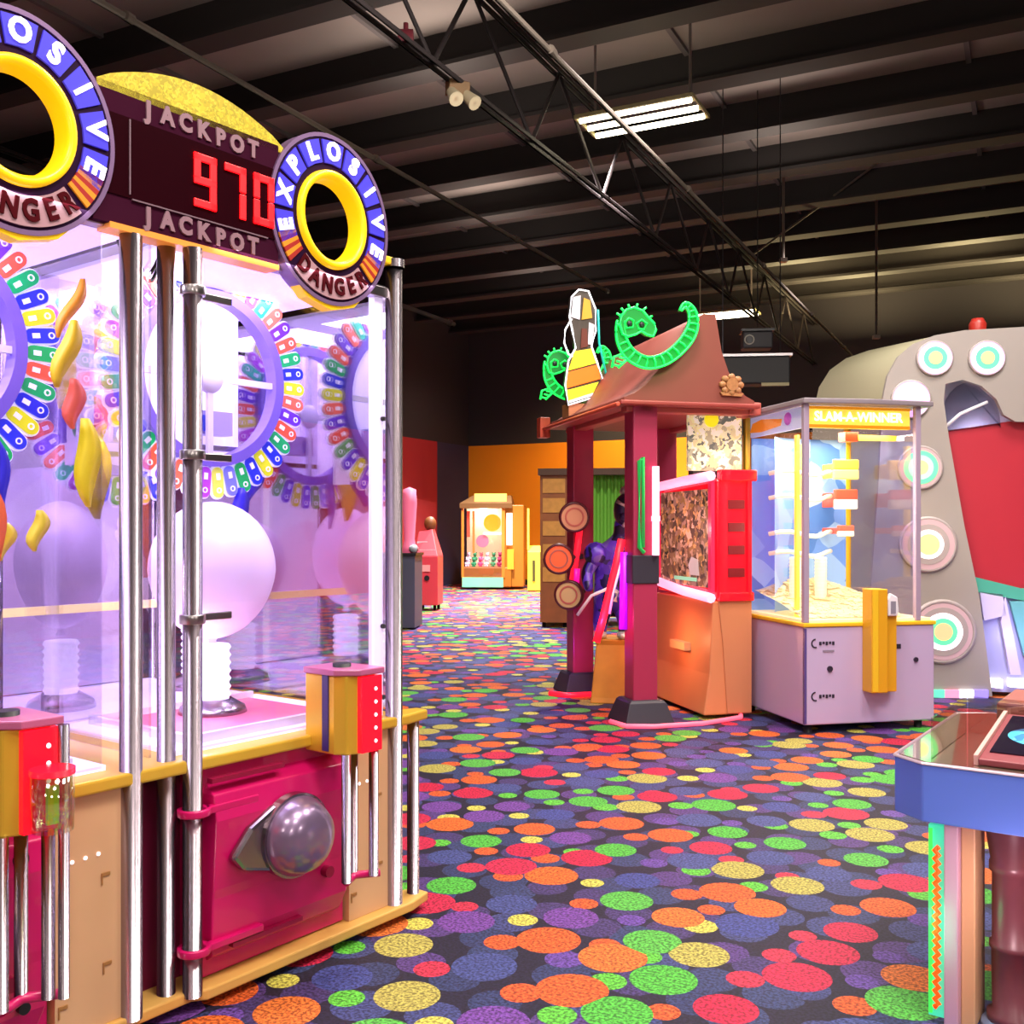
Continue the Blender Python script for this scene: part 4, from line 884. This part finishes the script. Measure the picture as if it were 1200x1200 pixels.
round_light(1087, 638, 33, [(.7, .9, pkd), (.5, .72, bez), (.36, .52, ww), (0, .38, gy)])
round_light(1104, 740, 38, [(.74, .88, pkd), (.56, .75, bez), (.4, .58, ww), (.26, .42, g1), (0, .27, orr)])
x, z = A(1150, 384); mb = MB(); mb.lathe([(.07, 0), (.075, .08), (.05, .13), (0, .14)], Matrix.Translation((x, .1, z-.03)), 16); mb.build('siren_lamp', mat('siren_red', '#a82a20', .4), AG)
point((.9, .25, 2.35), 5, '#f0f0ff', .03, AG); point((1.2, -.3, .5), 6, '#c8c0ff', .05, AG)

# ================================================================== 5. blue table game at lower right
fdir = Vector((.818, -.575)); gdir = Vector((.575, .818)); A0 = Vector((1.244, 3.107))
BT = thing('blue_table_game', (1.244, 3.107, 0), math.atan2(-.575, .818), 'blue octagonal table game with glass top and glowing LED leg, cut off at lower right', 'arcade game')
blue = mat('blue_table', '#5f80e2', .45)
TP = [(0, 0), (1.0, 0), (1.1, .073), (1.1, .95), (1.0, 1.02), (0, 1.02), (-.1, .95), (-.1, .073)]
mb = MB(); mb.prism(TP, .612, .788, 'z'); mb.build('table_body', blue, BT, .006)
mb = MB(); mb.prism([(x*.98+.01, y*.98+.01) for x, y in TP], .788, .794, 'z'); mb.build('table_glass_bed', mat('bed_bronze', '#8d7a68', .08, .55, coat=1), BT)
mb = MB()
for (a, b) in zip(TP, TP[1:]+TP[:1]): mb.cyl((a[0], a[1], .79), (b[0], b[1], .79), .005, n=6)
mb.build('table_edge', mat('edge_pink', '#b8a0b0', .3, .5), BT)
# clear canopy with tilted screen in a maroon frame
mb = MB(); mb.box(.012, .018, .06, .55, .794, .92); mb.box(.02, .45, .56, .565, .794, .92); mb.build('canopy_pane', glass('canopy', '#f4efe6', .18), BT)
Mt = Matrix.Translation((.15, .04, .796)) @ Matrix.Rotation(math.radians(7), 4, 'X')
mb = MB(); mb.box(0, .8, 0, .5, 0, .02, Mt); fr = mb.build('screen_frame', mat('maroon_frame', '#8d4048', .35), BT, .004)
mb = MB(); mb.box(.02, .75, .07, .47, .02, .024, Mt); mb.build('screen', mat('table_screen', '#190f24', .15), fr)
mb = MB(); mb.lathe([(0, .03), (.09, .03), (.12, .028), (.15, .025)], Mt @ Matrix.Translation((.19, .26, 0)) @ Matrix.Diagonal((1, .75, 1, 1)), 32); mb.build('screen_image', busy('screen_blue', ['#1f6f9a', '#38a0c0', '#0f3f6a', '#58c0d0', '#2a5a8a'], 22, .7), fr)
mb = MB(); mb.box(-.012, 0, 0, .5, 0, .03, Mt); mb.build('frame_edge', mat('edge_rose', '#d8a8a0', .35), fr)
mb = MB(); mb.prism([(.1, .62), (1.0, .62), (1.0, .98), (.1, .98)], .794, .9, 'z'); mb.build('rear_console', mat('console_maroon', '#a0625a', .4), BT, .01)
# LED leg
mb = MB(); mb.box(.06, .10, .01, .2, .0, .612); mb.m(1).box(.10, .14, .05, .2, 0, .612); lg = mb.build('led_leg', [mat('leg_lilac', '#c8a0b8', .35), maple], BT, .004)
mb = MB(); mb.box(.012, .062, .03, .05, .02, .60); mb.build('led_panel', mat('led_teal', '#58d0b8', .3, emit=.8, ehx='#38d8a0'), lg)
mb = MB(); mb.tube([(.037+(.006 if i % 2 else -.006), .022, .05+i*.0125) for i in range(40)], .0085, 6); mb.build('led_rope', mat('led_orange', '#ff5a10', .4, emit=1.4, ehx='#ff3a08'), lg)
mb = MB(); mb.box(.014, .024, .022, .03, .03, .59); mb.build('led_green_edge', mat('led_green2', '#40f050', .4, emit=.9), lg)
mb = MB(); mb.lathe([(.0, .02), (.07, .02), (.07, .05), (.055, .06), (.058, .24), (.064, .245), (.064, .26), (.056, .265), (.056, .47), (.064, .475), (.064, .50), (.06, .505), (.075, .60), (.075, .612)], Matrix.Translation((.23, .12, 0)), 24)
mb.build('barrel_post', mat('barrel_wood', '#6d3a44', .35, noise=.3, nscale=8), BT)
mb = MB(); mb.lathe([(.0, 0), (.09, 0), (.085, .02), (.06, .03)], Matrix.Translation((.23, .12, 0)), 20); mb.m(0).box(.2, 1.0, .25, .9, 0, .2); mb.build('table_plinth', mat('plinth_blue', '#7f92b8', .25, .3), BT)
mb = MB(); rl = random.Random(5)
for i in range(26):
    p_ = Vector((.33+rl.uniform(-.03, .12), .10+rl.uniform(-.05, .05), .36+rl.uniform(-.02, .2))); M = Matrix.Translation(p_) @ Matrix.Rotation(rl.uniform(0, 6), 4, 'Z') @ Matrix.Rotation(rl.uniform(.6, 2.4), 4, 'X')
    mb.ball((0, 0, 0), (.02, .055, .006), 8, M)
mb.build('gold_leaf_ornament', mat('gold_leaf', '#c8963c', .35, .5), BT)
mb = MB(); mb.box(.26, 1.0, .2, .24, .2, .612); mb.build('inner_panel', maple, BT)
point((.0, -.06, .3), .8, '#60ffb0', .03, BT); point((.3, -.12, .45), 2.5, '#ffd8e0', .05, BT)

# ================================================================== 6. background machines
wr = math.atan2(W.y, W.x)
orange_m = mat('orange_cab', '#d07a28', .45); wood_d = mat('wood_brown', '#8a4f26', .5, noise=.3, nscale=5); gold = mat('gold_cab', '#a86a1c', .45)
# crane machine
p = at(570, 690, 25.4); CR = thing('crane_game', (p.x, p.y, 0), -.06, 'orange prize crane with glowing glass window by the orange far wall', 'arcade game')
mb = MB(); mb.box(-.62, .62, 0, 1.0, .06, .55); mb.box(.42, .92, .1, 1.0, .06, 2.1); mb.build('cabinet', gold, CR, .02)
mb = MB(); mb.box(-.6, .42, -.03, 0, .06, .3); mb.build('front_base', mat('base_mint', '#7fe0b0', .4), CR)
mb = MB(); mb.box(-.66, .64, -.06, 1.0, 2.02, 2.14); mb.loft([[(-.66, -.06, 2.14), (.64, -.06, 2.14), (.64, 1, 2.14), (-.66, 1, 2.14)], [(-.35, .2, 2.34), (.6, .2, 2.34), (.6, .9, 2.34), (-.35, .9, 2.34)]], smooth=False); mb.build('roof_cap', mat('cap_brown', '#6d4a24', .5), CR)
mb = MB(); mb.box(-.3, .5, .0, .2, 2.18, 2.38); mb.build('lit_sign', mat('crane_sign', '#e8cc60', .4, emit=.7, ehx='#f0cc50'), CR)
mb = MB(); mb.box(-.62, -.56, -.02, .04, .3, 2.02); mb.build('corner_post', orange_m, CR); mb = MB(); mb.box(.38, .46, -.02, .04, .3, 2.02); mb.build('corner_post', orange_m, CR)
mb = MB(); mb.box(-.5, -.42, .1, .13, 1.3, 1.95); mb.m(1).box(-.36, -.3, .1, .13, .9, 1.95); mb.build('inner_banner', [mat('ban_red', '#e85c38', .4, emit=.5), mat('ban_orange', '#f08838', .4, emit=.5)], CR)
mb = MB(); mb.box(-.56, .4, .7, .74, .55, 2.02); mb.build('back_panel', mat('crane_back', '#f0d8a8', .5, emit=.6), CR)
mb = MB(); mb.disc(.22, .3, .34, (.12, 1.66), 24); mb.build('sun_disc', mat('sun_yellow', '#ffc828', .4, emit=.9), CR)
mb = MB(); mb.disc(.16, .25, .28, (-.12, 1.2), 20); mb.m(1).box(-.1, .38, .2, .24, 1.36, 1.42); mb.build('prize_board', [mat('board_pink', '#f07880', .4, emit=.5), white], CR)
mb = MB(); mb.box(.52, .68, -.01, .1, .5, 1.0); mb.m(1).box(.5, .64, .02, .1, 1.1, 1.9); mb.build('side_light', [mat('amber', '#e0a030', .4, emit=.4), mat('tube_soft', '#fff0d8', .4, emit=1.2)], CR)
MB().box(-.56, .38, -.012, -.006, .3, 2.02).build('front_pane', clear, CR)
point((-.1, .35, 1.9), 40, '#fff0d0', .1, CR); point((.1, -.5, 1.2), 12, '#fff0d0', .05, CR)
cols = ['#f4f4f4', '#3aa860', '#e85878', '#f4f0e0', '#3a9858', '#c03858', '#f0e8e8', '#48b070', '#f0a0b0', '#ffffff', '#2f8f58', '#d04868']
proto = None
where = ['far left of the front row', 'left in the front row', 'left of centre in the front row', 'right of centre in the front row', 'right in the front row', 'far right of the front row',
         'far left of the back row', 'left in the back row', 'left of centre in the back row', 'right of centre in the back row', 'right in the back row', 'far right of the back row']
cn = ['white', 'green', 'pink', 'cream', 'green', 'crimson', 'white', 'green', 'rose', 'white', 'green', 'crimson']
for i, c in enumerate(cols):
    o = thing('plush_toy', CR.matrix_world.translation, 0, '%s plush toy in the orange prize crane, %s' % (cn[i], where[i]), 'plush toy', 'plush toys in the prize crane')
    row = i//6; lx, ly, lz = -.48+.158*(i % 6)+.0*row, .1+.3*row, .56+.12*row
    a = -.06; o.location = (p.x+lx*math.cos(a)-ly*math.sin(a), p.y+lx*math.sin(a)+ly*math.cos(a), lz); o.rotation_euler = (0, 0, .3*(i % 3)-.3); o.scale = (.69, .69, .8)
    fur = mat('fur_'+cn[i], c, .8)
    mb = MB(); mb.ball((0, 0, .09), (.075, .065, .09), 12); mb.ball((-.07, -.03, .1), (.03, .03, .05), 8); mb.ball((.07, -.03, .1), (.03, .03, .05), 8); mb.ball((-.04, -.05, .025), (.03, .04, .025), 8); mb.ball((.04, -.05, .025), (.03, .04, .025), 8); mb.build('body', fur, o)
    mb = MB(); mb.ball((0, -.01, .22), (.07, .065, .065), 12); mb.ball((-.05, 0, .28), (.025, .015, .025), 8); mb.ball((.05, 0, .28), (.025, .015, .025), 8); hd = mb.build('head', fur, o)
    mb = MB(); mb.ball((-.025, -.07, .23), .01, 6); mb.ball((.025, -.07, .23), .01, 6); mb.ball((0, -.075, .21), .01, 6); mb.build('face', black, hd)
# yellow machine next to the crane
p = at(626, 690, 24.6); Y_ = thing('yellow_ticket_machine', (p.x, p.y, 0), -.05, 'narrow bright yellow machine between the crane and the photo booth', 'arcade game')
mb = MB(); mb.prism([(0, .02), (.5, .02), (.5, 1.0), (.4, 1.1), (0, .95)], -.16, .2, 'x', None); mb.build('cabinet', mat('lemon_cab', '#f6ea48', .4, emit=.15), Y_, .01)  # slight glow added to the cabinet's yellow
mb = MB(); mb.box(-.04, .02, -.02, 0, .25, .75); mb.build('dark_lettering_strip', mat('ink', '#4a4420', .5), Y_)
mb = MB(); mb.box(-.17, -.13, .1, .5, 1.0, 2.0); mb.build('side_tube', mat('tube_yellow', '#f0d850', .4, emit=.6), Y_)
# photo booth with green curtain
p = at(633, 735, 15.6); PB = thing('photo_booth', (p.x, p.y, 0), -.12, 'brown wooden booth with a green curtain behind the red posts', 'photo booth')
mb = MB(); mb.box(0, .42, 0, 1.2, .08, 2.32); mb.m(1)
for z in (.7, 1.05, 1.4, 1.75, 2.05): mb.box(.04, .38, -.01, 0, z, z+.22)
mb.build('wood_panel', [wood_d, mat('wood_tan', '#c0883c', .5, noise=.3, nscale=12)], PB)
mb = MB(); mb.box(-.03, 1.75, -.05, 1.2, 2.32, 2.42); mb.build('top_beam', mat('beam_brown', '#4a3020', .5), PB); mb = MB(); mb.box(1.5, 1.7, 0, 1.2, .08, 2.32); mb.build('right_panel', wood_d, PB)
mb = MB(); mb.box(.42, 1.5, 1.1, 1.2, .08, 2.32); mb.build('back_panel', dark, PB)
pts = [(.42+1.08*i/60, .12+.035*math.sin(i*1.05)) for i in range(61)]
mb = MB(); mb.loft([[(x, y, .5), (x, y, 2.32)] for x, y in pts], False, False); mb.build('green_curtain', mat('curtain_green', '#5c9a2c', .7), PB, fix=False)
for x in (.05, .37, 1.6):
    mb = MB(); mb.cyl((x, .1, 0), (x, .1, .08), .03); mb.build('foot', black, PB)
# dark cabinet and red machine by the left wall
p = at(466, 738, 15.3); DC = thing('dark_cabinet', (p.x, p.y, 0), -.1, 'slate cabinet with a tall pink cone lamp, right beside the balloon game', 'cabinet')
slate = mat('slate_cab', '#4a4c60', .5)
mb = MB(); mb.box(-.3, .26, 0, .6, .02, 1.1); mb.build('body', slate, DC, .01); mb = MB(); mb.box(-.32, .28, -.02, .62, 1.1, 1.14); mb.build('top', black, DC)
mb = MB(); mb.lathe([(.0, 1.14), (.12, 1.14), (.1, 1.25), (.08, 1.35), (.115, 1.9), (.10, 2.1), (0, 2.14)], Matrix.Translation((.12, .3, 0)), 16); mb.build('cone_lamp', mat('cone_pink', '#f080a0', .4, emit=.45, ehx='#f06088'), DC)
mb = MB(); mb.ball((-.12, .2, 1.24), (.12, .1, .11), 12); mb.ball((.22, .12, 1.2), (.08, .08, .07), 10); mb.build('pale_ornament', busy('ornament_mix', ['#d8d0d0', '#c05868', '#a0a8b0', '#f0ece8'], 14), DC)
p = at(499, 716, 18.8); RM = thing('red_coin_game', (p.x, p.y, 0), -.1, 'small red game with a sloping top behind the slate cabinet', 'arcade game')
redc = mat('red_cab', '#c83c4a', .4)
mb = MB(); mb.box(-.22, .22, 0, .6, .1, 1.0); mb.loft([[(-.22, 0, 1.0), (.22, 0, 1.0), (.22, .6, 1.0), (-.22, .6, 1.0)], [(-.2, .35, 1.45), (.06, .35, 1.5), (.06, .6, 1.5), (-.2, .6, 1.45)]], smooth=False); mb.build('body', redc, RM, .01)
gp = mat('grey_pale', '#c8ccd4', .4); MB().box(-.18, .16, .08, .2, 1.05, 1.12).build('pale_panel', gp, RM); MB().box(-.2, .0, .18, .3, 1.2, 1.27).build('pale_panel', gp, RM); MB().box(-.12, .08, -.012, 0, .72, .84).build('rose_panel', mat('rose_pale', '#e8a0a0', .4), RM)
mb = MB(); mb.disc(.05, -.015, 0, (.02, .6), 12); mb.build('coin_button', black, RM)
mb = MB(); mb.ball((.0, .45, 1.6), (.12, .1, .14), 12); mb.build('brown_topper', wood_d, RM)
for x, y in ((-.15, .1), (.15, .1), (-.15, .5), (.15, .5)):
    mb = MB(); mb.cyl((x, y, 0), (x, y, .1), .03); mb.build('foot', black, RM)
# hanging screen box and loudspeaker above the pagoda
p = at(868, 450, 12.6); HM = thing('hanging_screen', p, -.1, 'black screen box hung under a beam behind the pagoda roof', 'screen')
mb = MB(); mb.box(-.3, .6, 0, .3, 0, .34); mb.build('housing', mat('screen_black', '#0e0d11', .6), HM, .02)
mb = MB(); mb.box(-.32, .62, -.02, .32, .34, .37); mb.m(1).box(.25, .58, -.02, 0, -.03, .01); mb.build('shelf_edge', [steel, fix_m], HM)
mb = MB()
for x in (-.2, .5): mb.cyl((x, .15, .37), (x, .15, ZC-p.z), .007, n=6)
mb.build('hanger', black, HM)
p = at(880, 408, 13.2); LS = thing('ceiling_loudspeaker', p, -.1, 'small dark loudspeaker above the black hanging screen', 'loudspeaker')
mb = MB(); mb.box(-.1, .28, 0, .25, 0, .22); mb.build('cabinet', dark, LS, .02); mb = MB(); mb.box(-.12, .3, -.02, .27, .22, .25); mb.build('bracket', black, LS)
mb = MB(); mb.disc(.05, -.01, .01, (-.02, .11), 18, .7); mb.m(1).annulus(.05, .065, -.012, .01, (-.02, .11), 20); mb.build('driver', [black, mat('driver_ring', '#8a8478', .5)], LS)
mb = MB(); mb.cyl((.1, .12, .25), (.1, .12, ZC-p.z), .007, n=6); mb.build('hanging_rod', black, LS)
# small dome lamp on the far wall
p = R(24.85, -11.6, 3.0)

for k_ in ('marquee_maroon', 'display_black', 'danger_letters', 'ring_plum'):
    MATS[k_].node_tree.nodes['Principled BSDF'].inputs['Specular IOR Level'].default_value = .08
# ------------------------------------------------------------------ world, camera, colour
w = bpy.data.worlds.new('world'); S.world = w; w.use_nodes = True
w.node_tree.nodes['Background'].inputs[0].default_value = (.02, .02, .025, 1)
cam = bpy.data.cameras.new('camera'); co = bpy.data.objects.new('camera', cam); COL.objects.link(co)
co.location = (0, 0, CAMZ); co.rotation_euler = (PI/2, 0, 0)
cam.sensor_width = 36; cam.lens = 36*F/1200; cam.shift_y = -(600-HZ)/1200*-1*-1 if False else (HZ-600)/1200
cam.clip_start = .05; cam.clip_end = 100
S.camera = co
S.view_settings.view_transform = 'Standard'; S.view_settings.look = 'None'; S.view_settings.exposure = 0; S.view_settings.gamma = 1
S.view_settings.use_curve_mapping = False
